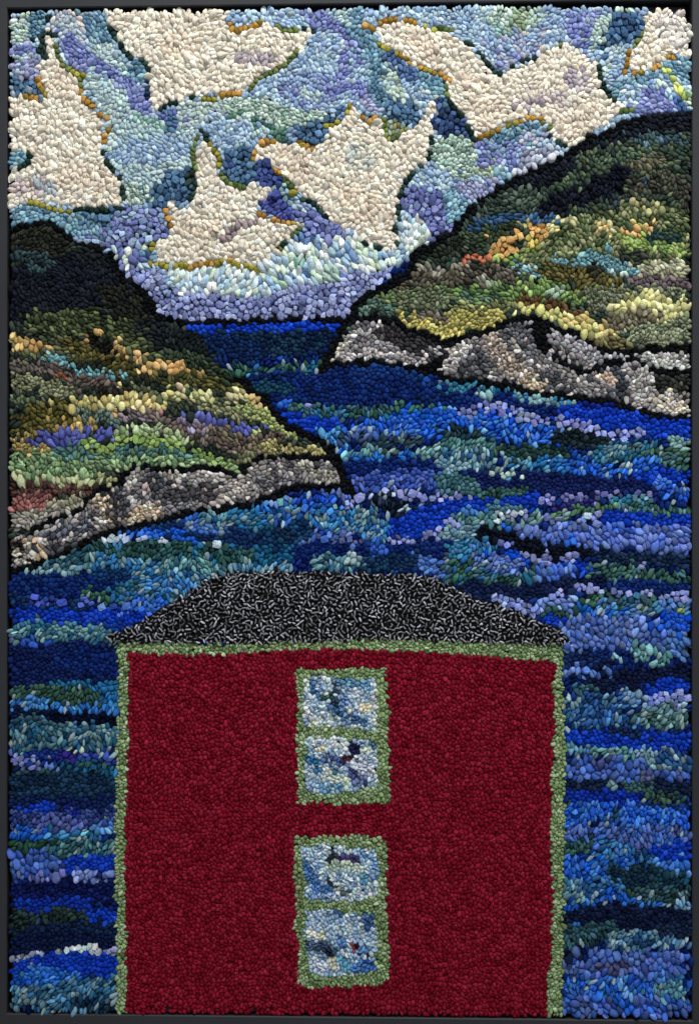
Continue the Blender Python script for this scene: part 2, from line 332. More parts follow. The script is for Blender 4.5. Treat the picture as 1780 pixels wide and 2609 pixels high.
# ---- tints inside the clouds
CLIP[0] = ['cloud%d' % i for i in range(6)]
A('B 60,330 330,320 350,410 180,430 90,400', MAUVE); A('C 720,440 880,430 900,560 760,590', 'a49ca4 948c98 b4acae'); A('C 400,630 560,600 620,560 640,640 480,700', MAUVE)
A('C 650,590 760,560 800,700 680,680', 'c2b8b2 b4aaaa'); A('A 70,1120 340,1120 340,1240 70,1230', 'bcb0ae aca2a6 c8bcb4'); st('A 250,1160 330,1210', 20, '9aa4ac a4acb0')
A('A 340,1040 740,1080 720,1250 380,1180', CREAMW); A('A 900,180 1300,230 1200,420 1000,350', CREAMW); A('A 270,430 480,450 480,640 300,560', CREAMW)
st('E 40,240 90,190 190,165', 22, '8a7c7e 7a6c70 9a8c8c'); A('B 320,930 520,960 560,1160 400,1150', CREAMW); A('B 1120,180 1380,240 1380,420 1150,300', CREAMW)
A('C 60,400 200,480 400,680 250,830 160,760', CREAMW); A('B 760,900 930,900 930,1060 780,1100', 'bec0b6 c8c8ba b4bab4'); A('D 1080,150 1400,100 1400,250 1150,330', CREAMW); A('B 600,1130 1050,1250 1080,1450 850,1450', CREAMW)
st('A 1440,720 1500,680', 10, CREAM); A('C 1300,70 1530,90 1530,330 1430,330 1330,200', 'cfc9c2 c4beba d8d2c8')
st('C 850,560 900,600', 14, MAUVE); A('C 800,640 1080,680 950,780 780,900 680,850', 'cdc4b4 c4baaa d8cfc0')

# ---- left hill
CLIP[0] = ['hill0']
H = A
H('D 60,430 400,390 720,360 760,500 870,560 700,700 400,740 60,840', '141a26 181e2a 10151f'); H('D 60,200 200,160 400,230 450,330 350,410 60,360', '20241e 282a20 1a1e1c')
st('D 90,370 320,400', 30, '20343a 2a4244 1a2a30'); st('D 200,440 290,450', 22, '2a4448'); H('D 560,330 740,400 760,500 640,460 400,400 450,330', '12181e 161c20')
H('D 600,540 900,590 960,720 1010,790 760,760 640,680', '1e201c 26261e 181c1c'); H('D 150,720 600,700 780,760 900,900 1100,1020 850,1000 600,880 400,900 150,850', '3a4424 4a5430 2c3620 5c6638 26301e')
H('D 850,780 1200,830 1300,900 1350,1010 1200,980 1000,940 860,860', '161e22 1c2628 121a1e'); H('D 950,950 1200,980 1400,1080 1500,1160 1300,1140 1050,1060', '2a3a28 344430 22301f')
H('D 250,880 420,880 500,1000 450,1060 280,1000', '4a5234 3c4630 5a6040'); st('D 90,960 260,1000', 30, '5c6038 6c6c40 4a5030')
st('D 80,870 130,930 240,950', 30, 'b8923c a88030 c8a450 8a7038', 'round'); st('D 540,880 560,940', 18, '8a6c3a'); st('D 590,860 610,870', 22, 'c49c44', 'round')
st('D 580,900 640,970 760,1030', 26, '14140f 1a1a14'); st('D 430,930 560,1000 700,1050 820,1090', 36, '4a4416 3c3a14 5a501c')
st('D 730,920 760,990 860,1000 930,1040', 24, 'b8964a a8863c c4a458 6c6030', 'round'); st('D 930,1060 1020,1090 1110,1090', 40, 'b88a38 c49a48 a87a30 ccA85c', 'round'); st('D 1150,1110 1250,1120', 20, 'b08a40 8a7434', 'round')
st('D 290,1010 390,1030 450,1090 500,1110', 18, '5a9aa0 4a8a94 6caab0', 'yarn'); st('D 530,1110 640,1110 790,1140', 22, '5a9aa0 4a8088 6caab0', 'yarn'); st('D 490,1120 500,1150', 10, '7ab040')
st('D 80,1070 300,1080 420,1120', 30, '564a48 4a4440 66584e'); st('D 350,1130 400,1140', 10, '94502c'); st('D 80,1160 250,1190 420,1240', 44, '767a56 6a6e4c 868a62', 'yarn'); st('D 470,1150 700,1190', 28, '5a4a44 4c4038 6a5a50')
st('D 80,1270 250,1310', 26, '4c5a3c 5c6a48 3c4a32'); st('D 640,1240 860,1210', 24, '24201c 2c2822'); st('D 820,1180 900,1190', 12, 'a4a474'); st('D 900,1250 1040,1240', 14, 'a0b050 8a9c48')
H('D 150,1340 300,1290 500,1270 460,1400 300,1480 70,1500 70,1420', '4f4a14 444010 5c5418'); st('D 100,1540 250,1530 350,1500', 30, '7a6c30 94803c 5c5424')
st('D 1050,1150 1300,1170 1540,1210', 34, '4a4a1a 3e4018 5a5824'); st('D 880,1140 1050,1170', 20, '2c301c'); st('D 860,1210 1050,1290 1400,1300', 30, '3c4430 4a5238 5c6240')
st('D 450,1300 560,1300 640,1310', 30, 'bcb05c aca04c c8bc6c 8a8440', 'round'); st('D 700,1310 780,1270 880,1310 1000,1320', 40, 'b8aa54 c4b868 a49444 d0c880', 'round'); st('D 720,1390 760,1390', 24, 'b8904a'); st('D 380,1430 600,1450', 26, 'a8883a 8a7830 c4a450')
st('D 1120,1220 1170,1220', 24, 'c0a884', 'round'); st('D 1060,1260 1180,1250 1330,1270', 24, 'b8b470 c4c080 9c9c58', 'round'); st('D 1480,1270 1586,1290', 26, 'c0bc88 a8a468', 'round'); st('D 480,1370 600,1380 740,1420', 26, '4c6258 5c7264 3c5048')
st('D 800,1390 1000,1380 1200,1460 1400,1520', 30, '7d6c74 6c5e66 8e7c84 5c5258'); st('D 1000,1370 1080,1400', 18, 'a4686c b47c7c'); st('D 1300,1330 1586,1380', 26, '8c9060 a0a474 7a7e50', 'yarn')
st('E 60,1260 180,1260 260,1320', 34, 'b0a868 c4bc80 8a864c', 'round'); st('E 190,1290 240,1360', 26, 'c4a45c b8984c'); st('E 130,1340 260,1400 430,1480', 44, '8f9a50 a0aa60 7a8640', 'yarn'); st('E 0,1330 100,1380', 30, '6c7048 5c6040 8a8c5c')
st('G 1000,200 1300,260 1586,330', 50, '5c5048 6c5c54 4c4440 7c6c64'); st('H 0,300 200,330 330,300', 50, '5a4c44 6a5a4c 4a403a 787050'); st('H 250,330 420,370 620,400', 34, '8a8245 9a9050 6c6838 b0a460', 'yarn'); st('H 100,420 230,400 350,400', 20, '6c7248 5a6040')
st('D 1180,1390 1260,1410 1310,1420', 24, '4a54a4 5660b0 3e4894', 'roving'); st('D 1340,1440 1450,1430', 20, '4a54a4 3e4894', 'round'); st('D 1500,1480 1570,1490', 24, '404a9c 4a54a8', 'round'); st('G 1130,180 1200,200 1250,240', 24, '8a80a0 7c6c84')
st('G 250,300 330,310 380,310', 34, '404a98 4a54a4 363f88', 'roving'); st('G 400,270 480,290 530,260', 34, '404a98 4a54a4 363f88', 'roving'); st('G 620,270 700,270 750,250', 24, '404a98 505a9c', 'roving')
st('G 80,340 300,360', 22, 'a08a3c 8a7834 b49c4c', 'yarn'); H('G 60,380 350,370 520,420 740,560 600,560 300,560 60,540', '6f8f5c 5c7c4c 82a06c 4c6a44', None); st('G 350,390 500,350', 22, '5c8070 4c7064')
st('G 350,380 600,400 750,380 1050,360 1150,400', 30, '3f6c68 2f5c5c 4c7c70'); st('G 760,250 900,220 1100,270 1180,330', 22, '8fa36f a0b480 7c9060'); st('G 550,450 800,440 1050,440 1290,440', 30, '6f8f5c 5c7c54 84a06c')
st('G 550,320 620,360 700,350 780,300 860,300 960,310 1130,340 1240,390 1380,440', 22, '7c9a3c 6c8c34 8aa84a', 'cut'); st('G 1400,440 1500,480', 26, '6c8c4c 84a064', 'yarn')
st('G 90,530 180,565 320,560 480,550 560,560 640,610', 24, 'a3aa74 b0b684 949c68', 'roving'); st('G 70,610 400,620 600,620', 34, '4a2f28 3c2a24 5a3c34'); st('G 80,720 200,700 300,700', 50, '74423e 8a5450 5c3834'); st('G 230,680 300,770', 20, 'a85c58 985450')
st('G 330,720 460,700 540,690', 34, '8b8870 9c9880 7a7860'); st('G 80,790 300,790 400,760', 34, '8c887c 9c988c 7a766c'); st('G 70,850 250,830', 26, '807c74 948f86'); st('G 640,560 760,570', 16, 'a8a870')
# ---- right hill
CLIP[0] = ['hill1']
st('C 1530,730 1240,780 1050,880 850,970 650,1090 480,1140', 56, '161b26 1a202c 12161e'); st('C 1300,760 1560,760', 50, '161a24 1a1e28')
H('C 780,980 1100,880 1560,840 1560,1300 1100,1290 1050,1100 850,1120', '34463a 2b3c33 44543e 25332c 52603f'); st('C 1180,870 1500,880', 26, '26404a 2c4850 3c5a5c'); st('C 1340,900 1380,910', 12, '5c7c94')
st('C 950,1020 1300,960', 24, '3c5440 4c6048'); st('C 720,1170 790,1120', 22, '4c6044 384c38'); st('C 1180,1050 1340,1000', 30, '5c5a44 484a38 6a6448')
st('C 1090,1110 1000,1190 800,1240 650,1300 560,1340', 52, '121724 161b2a 0f1420'); H('C 220,1260 480,1180 680,1200 560,1280 540,1370 150,1390', '3a4c40 2e3e36 4c5e50'); st('C 150,1430 330,1370 540,1390 700,1390', 22, '1f4a70 2a5880 183c60')
st('C 1180,1170 1500,1150 1500,1280', 50, '38382c 2c3028 48483a'); st('C 1050,1260 1200,1300', 20, '2c3a44'); st('C 1230,1150 1280,1150', 14, '2a4c6c')
H('F 600,220 720,130 1000,100 1150,30 1530,60 1530,440 900,400 520,450 380,360', '5c6a3e 4c5c36 6f7648 40502e 868a5c'); H('F 60,230 300,180 450,140 380,260 250,330 60,330', '30402c 3c4c34 28361f'); st('F 1160,30 1300,80 1350,100', 24, '8a8c54 9c985c 6c7044', 'round')
st('F 710,150 790,150', 24, 'c4c084 a4a468', 'round'); st('F 620,190 690,210', 18, 'b8bc74'); st('F 470,170 500,200', 16, 'a8a458')
st('F 290,330 350,280 450,250 560,200 600,230', 32, 'c09236 b48428 d0a448 a87c2c', 'cut'); st('F 340,360 420,340', 26, 'c09236 b48428', 'cut'); st('F 540,300 560,320', 26, 'bca828 c09a34', 'cut'); st('F 130,370 150,410', 20, 'b4552c c46438', 'cut'); st('F 210,390 240,390', 16, 'b0602c', 'cut')
st('F 480,350 560,330', 20, '6c7c24 7c8c30'); st('F 300,400 450,400', 20, '7a9a38 8aa848 6c8c30'); st('F 940,200 1010,200', 26, 'c49a4c b8b070 ccA860', 'round'); st('F 1060,230 1140,220 1250,200', 22, 'c49848 b89044 b8b47c', 'round')
st('F 1120,270 1260,290', 34, '7f9a38 8fa848 6c882c'); st('F 1280,320 1400,330 1500,350', 26, '7f9a44 5c7c34 98ac50'); st('F 1290,250 1450,270', 28, '1c3434 264240'); st('F 1100,390 1200,400', 22, '2c302c 383c34')
st('F 440,450 540,470 590,490', 34, '6c98a4 4c7c88 94b8bc', 'yarn'); st('F 690,420 850,420 1000,400 1100,450 1200,500', 28, '568c94 4a7c88 6ca0a4', 'yarn'); st('F 880,350 950,370', 22, '4c8488'); st('F 1010,450 1100,500', 10, 'b0c8c4')
H('F 0,430 280,420 460,480 440,560 300,590 0,540', '4c453a 3c3a32 5c5448 6c6458'); st('F 20,450 100,440', 16, 'a09c8c 8c8878'); st('F 1220,480 1330,440 1500,440', 26, 'a8a888 98987a b8b898'); st('F 1290,490 1510,490', 18, '8c8c6c 7c7c60')
st('F 650,480 850,510 1060,560', 50, '55501c 48441a 645c24'); st('F 1170,540 1510,540', 24, '5e5054 6c5c60 4c4448'); st('F 870,460 960,480', 16, '2c2c24')
st('F 20,600 200,580 400,620', 44, '5f8238 6f9244 4c6a34 3c5a38'); st('F 450,590 600,560 700,600 830,640', 44, '6b8a3c 5a7a34 7c9a48 4c6a34'); st('F 70,650 230,660 330,690', 24, '4a6a58 5c7c5c 3c5a44'); st('F 640,600 680,610', 20, '8aa488', 'round'); st('F 220,540 250,560', 18, '8a9480', 'round')
H('F 830,580 950,570 1100,590 1200,560 1520,580 1520,680 1250,620 1080,700 900,740 850,660', '6c7458 5c644a 7c8468', 'yarn'); st('F 460,650 600,680 800,740', 24, '5c4020 4c3418 6c4c28'); st('F 40,700 300,700 420,680', 22, '6c7440 7c8048 5c6438')
st('F 0,820 60,780 200,780 300,780', 50, 'a39a3c b8ac4c 8a8434 6c6828', 'yarn'); st('E 1150,770 1250,820 1350,850 1430,900 1480,880', 34, 'b0a43c c4b850 948a30', 'yarn'); st('E 1430,760 1586,780', 34, 'a09838 8a8430', 'yarn'); st('E 1250,760 1400,780', 20, '6c6058 5c5048'); st('F 460,680 480,740', 20, 'bcbc5c', 'round')
st('F 540,730 640,740 740,790 850,800', 34, 'c2c068 ccc878 b0b058 a8a850', 'round'); st('F 850,780 900,830 1000,860', 40, 'c0a852 ccb860 b09c48 c8c470', 'round'); st('F 760,820 960,890', 24, 'c4c068 b4b058', 'round')
st('F 1060,720 1200,690 1250,650 1330,660 1500,730', 46, 'c4c078 d0cc88 b0ac64 a8a45c', 'round'); st('F 1280,740 1400,760 1510,780', 34, 'b8b86c c4c47c', 'round'); st('F 1060,800 1200,800 1270,760', 50, '716a50 605a44 827a60'); st('F 1180,880 1350,860 1490,830', 50, '7c8664 8c9674 6c7658', 'yarn'); st('F 1230,930 1480,920', 40, '707858 808868', 'yarn'); st('F 900,930 1050,930 1200,960', 34, '6b6434 7c7440 5a5430'); st('F 1180,940 1250,950', 22, '4c5244')
st('E 880,730 930,650 980,690', 30, '5c7c6c 6c8c7c 4c6a5c', 'yarn'); st('E 810,820 850,770', 24, '4c6c5c 3c5a4c'); st('E 1000,700 1100,720', 30, '4a6c60 3c5c50'); st('E 1150,620 1330,640', 70, '5c6648 4c563c 6a7454', 'yarn'); st('E 980,620 1100,650', 26, '4c6034 5c7040')
st('E 1200,370 1350,350 1480,300', 40, '20281e 2a3226'); st('E 1120,550 1300,510 1586,520', 40, '3c3830 4c463a 5c5444 2c2a24'); st('E 1220,450 1400,480 1550,420', 16, '7c7868 8c8878')
# ---- rocks
CLIP[0] = ['rock0']
st('G 80,940 130,1000 190,1080', 40, 'a8a090 1c1a18 c0b8a4 3c3834', 'yarn'); st('G 220,930 260,1040', 24, 'b59a74 c4a984 a08864', 'round'); st('G 270,980 400,1000', 16, 'a89070 8a7458', 'round'); st('G 300,1000 420,970 520,940', 24, '3a3a3e 48484c')
st('G 350,880 450,850 560,860', 34, '434754 4c505c 383c48'); st('G 250,880 420,800', 20, '8c8a88 9c9a98'); st('G 600,680 680,720 690,840', 40, 'b5a588 8c7c6c c8b898 5c5048', 'yarn'); st('G 690,640 780,680 730,740 760,840', 36, '3c3c42 48464e 343438')
st('G 820,790 920,760 1000,740', 36, 'b8a084 a08c74 c8b498 84705c', 'yarn'); st('G 930,580 980,600', 24, 'a08a88 8c7a78', 'round'); st('G 960,540 1060,640', 34, '3f444a 363a40'); st('G 860,620 880,650', 24, '5c5a5e'); st('G 1060,650 1200,650 1380,640', 46, '48464a 3c3a3e 545256')
st('G 1060,740 1200,700', 26, '6c6a70 7c7a80'); st('G 850,500 820,610', 18, 'a8a49c 98948c', 'yarn'); st('G 1060,510 1250,510 1400,540 1586,560', 30, '9c9690 8c8680 aca6a0'); st('G 1350,690 1450,680', 20, 'a49c9c b0a8a8', 'round')
st('H 60,540 200,480 250,520', 34, '948c88 a49c98 7c7470'); st('H 230,560 400,560 520,500', 40, '5c5a5e 6c6a6e 4c4a4e'); st('H 520,480 600,530 700,540 790,590', 36, '8c8880 7c7870 9c9890', 'yarn'); st('H 0,640 120,620', 40, 'a09894 8c8480 b0a8a0')
CLIP[0] = ['rock1']
st('E 1000,800 1100,880 1250,950 1450,980', 60, '2e2c30 26242a 3a383c'); st('E 680,1040 740,960 830,880', 22, 'b0aba0 c0bbb0 98948c', 'yarn'); st('E 940,800 1010,810', 18, 'b0acb0 9c989c'); st('E 850,920 1050,950', 30, '6c6a6e 5c5a5e 807c80'); st('E 780,1010 950,1000 1100,1030 1250,1060', 26, 'a09c9c 8c8888 b4b0ac', 'yarn'); st('E 1290,960 1340,980', 20, '9c989c')
st('E 1380,1100 1450,1040 1500,960', 34, 'b0aca8 c4c0bc 8c8884', 'yarn'); st('F 30,970 80,1000', 24, 'c0bcb4 a8a49c'); st('F 150,1030 250,1090 100,1110', 40, '45474c 3c3e44 525458'); st('F 280,900 220,960 330,960', 26, '8c8480 7c7470')
st('F 290,900 340,1040 420,1100 560,1180', 46, '938578 a3958a 807468 b0a090', 'yarn'); st('F 480,1130 560,1200', 24, 'c0ae90 a8967a', 'yarn'); st('F 380,860 450,900 540,920 580,1000', 54, '52545a 484a50 5e6066'); st('F 480,790 600,830', 20, '8c8a90 9c9aa0'); st('F 540,925 550,930', 16, 'c4ccc8')
st('F 630,930 720,900 850,960 1000,1030 1150,1020', 38, '96939a 84828a a8a6ac'); st('F 600,1010 700,1080 800,1170 870,1220', 44, '7b7876 8b8886 6b6866'); st('F 620,1160 760,1190', 40, '3f4044 4c4c50'); st('F 1060,1080 1100,1180 1050,1270', 44, '3f434c 4a4e58 363a42')
st('F 950,1130 1030,1170', 30, 'b8a08c c8b4a0 a08c7c', 'yarn'); st('F 990,1210 1030,1230', 30, '8c8a8c'); st('F 1180,1150 1200,1250 1300,1280 1260,1130', 50, '96928f 868280 a6a29f'); st('F 1350,1180 1510,1180', 50, '242622 2c2e2a 343630'); st('F 1380,1270 1470,1340', 34, 'c0b49c d0c4b0 a89c88', 'yarn'); st('F 1290,1330 1350,1340', 20, 'a8a4a0'); st('F 1260,1010 1400,1040 1500,1070', 30, 'a8a8a4 94948f b8b8b4', 'yarn'); st('F 1360,1000 1510,1000', 16, '8c8c8a')
CLIP[0] = None
NROW = 0
# black rows drawn round the land
for s_, w_ in [('G 200,880 330,800 460,765 530,720 560,655 660,605 760,580 805,495 860,462 1000,475 1180,486 1290,462 1400,492 1500,525 1560,480 H 90,515 170,440 230,418 400,402 500,402 660,412 720,450', 15),
               ('G 60,1125 200,1105 270,1062 420,1005 560,945 660,900 760,862 960,825 1150,762 1380,732 1586,705 H 180,705 250,675', 15), ('H 250,670 420,610 560,590 700,600 820,645', 20),
               ('D 1480,1150 1586,1190 E 140,1215 260,1268 320,1385 430,1470 600,1540 H 650,345 720,440 760,560 820,650', 22), ('D 60,215 200,165 330,168 400,225 470,295 640,335 740,420 760,510 870,565 930,620 960,700 1010,775 1190,795', 15), ('D 700,370 730,480 900,590 940,720', 22),
               ('D 1190,800 1586,797', 13), ('H 400,610 500,600', 24)]:
    NROW += not s_.startswith('D 700,370'); st(s_, w_ * .85, BLK, 'black', 'hill0_outline_%d' % NROW)
for s_, w_ in [('C 1240,745 1140,760 1030,835 900,870 770,965 620,1065 500,1100 400,1150 300,1210 180,1290 130,1350 60,1430 30,1510 E 1500,130 1460,220 1400,275 1300,325 1230,365', 20), ('E 1400,270 1230,360 1195,400 1195,460 1090,545 960,605 880,655 810,745 770,800 730,900 640,1020 620,1100', 24),
               ('E 620,1100 680,1065 900,1042 1050,1060 1200,1092 1350,1130 1480,1170 F 0,1155 150,1162 430,1205', 17), ('F 430,1205 600,1252 800,1270 950,1280 1100,1312 1200,1360 1400,1398 1500,1392', 15), ('E 1230,1100 1350,1060', 26),
               ('E 780,790 900,765 980,762 1100,790 1140,850 1300,880 1400,940 1500,900 F 0,930 100,880 290,850 330,800 480,770 600,790 700,840 850,890 930,960 1050,982 1200,988 1300,945 1510,955', 18), ('F 1280,955 1510,965', 26),
               ('F 560,850 610,950', 34), ('F 660,1000 760,1060 840,1110 900,1110 960,1060 1100,1050 1180,1030 1290,1090 1400,1115 1510,1100', 15), ('E 400,786 0,800', 13), ('E 770,780 400,782 0,800', 14)]:
    NROW += 1; st(s_, w_ * .85, BLK, 'black', 'hill1_outline_%d' % NROW)
st('F 520,830 600,800 640,850', 16, BLK, 'black', 'hill1_outline_99')

# ---- the sea's rows
CLIP[0] = ['sea']
def W(s, w, pal, sty=None): st(s, w, pal, sty)
W('D 1190,840 1350,860 1586,860', 44, ROYAL, 'small'); W('E 0,840 300,850 780,835', 40, ROYAL, 'small'); W('E 0,930 300,930 700,930', 62, NAVYT, 'small'); W('D 1340,930 1586,990', 60, '16284c 1c3058 122242', 'small')
W('E 30,1100 300,1105 600,1075', 26, GRNT + ' ' + TEALS); W('D 1450,1100 1586,1110', 22, GRNT + ' 4a90a0'); W('E 150,1155 350,1155 620,1140', 20, AQS); W('E 640,1100 800,1080', 18, AQS)
W('E 230,1230 600,1240 900,1150 1150,1180 1400,1240', 96, NAVY + ' 14244c', 'small'); W('E 840,1100 1100,1110 1300,1150', 30, '1c3468 22407c 1a2e60', 'small'); W('E 1400,1210 1550,1215', 34, '4f8aa8 5c98b0 3f7898 6caab8'); W('E 160,1200 400,1210', 26, '1c3a50 244658')
W('E 360,1310 420,1310', 26, MIDB); W('E 470,1310 510,1320', 18, SQP, 'square'); W('E 590,1310 620,1330', 20, SQP, 'square'); W('E 440,1350 640,1360 900,1370 1100,1340 1320,1350', 30, GRNT + ' ' + TEALS); W('E 1090,1320 1200,1330', 22, '2f6a58 3a7860')
W('E 390,1410 520,1440 700,1440', 40, ROYAL, 'small'); W('E 1080,1400 1200,1385 1586,1395', 30, '2456b0 2c60bc 1c4ca4', 'small'); W('E 850,1480 1050,1430 1300,1480 1586,1490', 46, MIDB); W('E 720,1500 860,1490', 30, AQS); W('E 590,1490 620,1500', 20, '7ab4c4', 'round')
W('H 620,280 720,320', 44, '4a84b8 5c94c4 3a70a8'); W('H 740,290 1000,290 1200,310', 34, '2c4a58 345460 3c5070 283c4c'); W('H 800,240 900,250 1050,260', 26, STEEL)
W('H 700,430 740,430', 24, '6fb0b8', 'round'); W('H 760,400 900,430 1100,410 1270,410', 38, '3468b4 3f7cb0 2a58a4 5a9ab0'); W('H 890,360 970,360', 20, '6fb0b0 80bcb8'); W('H 1020,380 1060,380', 22, '4a5c4c'); W('H 1280,420 1450,350 1586,380', 60, '6f9f98 5a8c8c 84b0a8 4a7c80 98bcb4')
W('H 770,480 1000,510 1250,470 1500,510', 56, NAVY, 'small'); W('H 850,580 1050,560 1250,540 1400,590', 54, '4c62a8 4258a0 5a6eb0 3c5098 56609c'); W('H 1400,570 1586,600', 54, TEALS + ' ' + GRNT)
W('H 900,635 1080,630 1160,665 1300,665 1450,665 1586,668', 18, SQP, 'square'); W('H 640,650 780,650', 26, STEEL); W('H 420,690 560,680 680,680', 30, '2c54b4 2448a8 3c64bc'); W('H 470,710 560,750 720,740 790,700 850,660', 18, SQP, 'square'); W('H 280,690 380,670', 22, '6c8cc4 8ca4cc', 'square'); W('H 370,720 420,740', 22, '4a9aa0 5caaa8', 'round')
W('H 950,660 1050,710 1180,770', 40, '1c2438 2c3448 0f1624 a4b4b8 243040'); pg('H 1010,810 1280,720 1586,690 1500,770 1420,930 1250,930 1040,900', ROYAL, 'small')
W('H 0,800 400,790 700,790', 70, '2f5fa0 3a70ac 4a80a8 79a8b4 2a5494 3c64a8'); W('H 0,850 300,870', 34, TEALS); W('H 720,820 900,800 980,900', 66, '4f88b0 3f78a8 6aa0b4 3568a0'); W('H 860,760 900,800', 30, '7aa8ac')
W('H 0,940 300,950 500,880', 50, '1a3558 142a48 244464', 'small'); W('H 350,880 420,900', 22, '1c2c44'); W('H 600,925 700,910 800,930 930,960', 22, '6c74a8 7c84b4 5c74b0', 'square'); W('H 500,960 680,950', 30, STEEL); W('H 1050,945 1160,950 1250,940 1330,900 1380,870', 24, '7c80b0 8c8fbc', 'square')
W('H 400,1010 700,1000 1000,1020 1300,980 1450,990', 44, NAVY, 'small'); W('H 940,970 1010,990', 24, '4468bc'); W('H 0,1030 380,1030', 50, '1f5070 285c78 2c6488'); W('H 580,1080 900,1080', 40, '5a94a0 4a8490 7ab0b4 6c9cb0 2c5468'); W('H 0,1115 430,1110', 22, '5d8fa8 7aa8b4 4a7c98'); W('H 770,1050 880,1050', 18, 'c0d0d0 98b4b8', 'round'); W('H 900,1080 1250,1070', 40, '152744 1c3250 22405c', 'small')
W('H 1270,1060 1330,1100 1400,1140', 44, '4a68a8 5a78b0 3c5c9c'); W('H 1400,1060 1430,1130', 26, '5c5c6c 4c5468')
W('F 0,1210 250,1215 420,1215', 34, '2f6f8c 3a7c98 4a8ea4 28607c'); W('F 60,1290 400,1290 750,1330', 44, NAVY, 'small'); W('F 200,1260 240,1260', 20, '8cb4b8', 'round'); W('F 440,1260 620,1300 800,1300', 26, AQS + ' 8cc0bc'); W('F 850,1310 1100,1330 1500,1420', 36, '1c2c7c 182468', 'small')
W('I 760,150 1000,170 1300,220 1530,250', 56, ROYAL, 'small'); W('I 0,170 300,200 500,240 690,290', 66, MIDB + ' 2048ac 6c98cc'); W('I 100,130 260,80 420,130 560,180 650,190 760,180', 26, SQP + ' 6c70a8', 'square'); W('I 760,190 920,230 1040,275 1210,265', 24, SQP, 'square'); W('I 470,150 540,150', 18, SQW, 'square')
W('I 700,290 900,300 990,340', 40, '182830 20343c 122028', 'small'); W('I 0,260 200,280', 34, '24404c 2c4c50 1c3440'); W('I 0,340 260,345', 40, '5a9a98 4a8a8c 3a7474 6caaa4'); W('I 0,430 260,430', 56, '7fb0bc 6c9cb0 5c8ca8 94c0c4 2c5070'); W('I 310,360 320,370', 22, '3c6444')
W('I 380,390 550,380 720,380', 40, '1f4038 28504a 1c3838', 'small'); W('I 330,490 350,520', 20, 'b0c8c0 90b0b0'); W('I 980,400 1150,370 1290,380', 56, '3a7088 4a8098 2f6078 5a90a0'); W('I 1290,420 1400,400 1500,450', 44, '3c6a50 2f5c4c 4c7c5c 4a8080'); W('I 1430,310 1510,340', 34, '8fb8b0 6ca0a0'); W('I 1100,350 1200,340', 20, '5c8c98')
W('I 420,460 560,460 700,450', 40, '6aa8bc 5898b4 7cb8c0 2f6494'); W('I 700,470 820,480', 50, '3468a0 2a5894'); W('I 820,460 950,540 1150,530 1240,480', 60, '2b58b4 3868bc 1f48a4 4c80c4'); W('I 1200,540 1500,530', 36, ROYAL, 'small'); W('I 1130,450 1140,480', 12, 'c0d8d8')
W('I 150,570 500,560 950,600 1250,630', 60, '1a2250 16204c 202a5c 1c2a58', 'small'); W('I 1350,570 1390,610 1500,640', 40, '2c54b4 3c68c0 5078c4'); W('I 0,560 150,600', 50, '3a7078 2f6470 4a8088'); W('I 180,650 340,640 460,640', 34, GRNT); W('I 280,510 400,520', 16, 'a8b8a8 c0ccb8')
W('I 0,668 160,668', 20, SQP, 'square'); W('I 0,720 250,710 580,680', 38, ROYAL, 'small'); W('I 600,670 720,700 780,665 880,680 1000,650 1120,650 1280,660', 22, '7a78b0 8886b8 6c6ca4', 'square'); W('I 680,720 900,700', 20, '342f6c 282c68', 'small')
W('I 1050,690 1250,690', 34, '3a7a98 4a8aa4 5c9aac'); W('I 690,785 840,745 1000,730', 24, '4a7c58 3c7058 5c8c60'); W('I 1140,740 1280,745 1380,760 1500,770', 30, '3c6c58 2f6460 4a8088 3f8090'); W('I 270,740 450,740', 30, '3a7488 4a8494'); W('I 120,750 180,760', 30, '4a78b0', 'round')
W('I 1010,800 1250,820 1510,840', 48, ROYAL, 'small'); W('I 60,820 300,830 530,800', 44, '5f9a98 4a8888 74aca4 3a7478'); W('I 290,790 400,780 480,750', 22, SQW + ' 8c94c8', 'square'); W('I 620,800 700,820 780,830', 18, SQP, 'square'); W('I 850,790 950,780 930,810', 24, '8c94cc 9ca4d4', 'square')
W('I 370,870 430,880', 34, '2c5cc4 3c6cc8', 'round'); W('I 470,900 620,910 700,890 830,880', 56, '6478b8 5870b4 7488c0 6c78a8', 'round'); W('I 780,930 860,960', 30, '3c6cc8 4c78cc', 'round'); W('I 900,940 1010,920 1150,900 1300,930 1500,930', 70, '6577b8 5a70b8 7484c0 6c7cb0', 'round'); W('I 1000,840 1150,880', 26, '4c6cc0 5c78c4', 'round')
W('I 0,800 60,830', 20, SQP, 'square'); W('I 0,890 200,900', 40, '6f9fb0 5a8ca4 84b0b8'); W('I 220,890 420,930 620,1000 850,1010', 36, '0e121c 141824', 'small'); W('I 50,1000 250,990', 50, '3a7290 4a80a0 5078a8 2f6484'); W('I 330,960 380,990', 22, '6c70a8', 'square'); W('I 370,1050 480,1050', 40, '1c48b4 2450bc', 'small')
W('I 480,1030 600,1055 700,1075 810,1045', 20, SQP, 'square'); W('I 900,1070 960,1050 1130,1050', 18, '74789c 8084a8', 'square'); W('I 950,1030 1200,1040 1510,1070', 34, '1c2c44 24344c 16243c', 'small'); W('I 1220,1100 1240,1100', 16, SQP, 'square')
W('I 640,1110 880,1110', 30, ROYAL, 'small'); W('I 930,1140 1100,1140 1250,1170 1510,1180', 44, '3a6c60 2f6058 4c7c68 3c7484'); W('I 570,1180 640,1160 760,1170', 66, '5a74b8 4c68b4 6880bc', 'roving'); W('I 60,1130 300,1160 490,1180', 70, TEALS + ' ' + GRNT); W('I 200,1050 440,1100', 40, STEEL + ' 7ca0b8'); W('I 80,1090 110,1140', 24, '4c7c44 3c6c44')
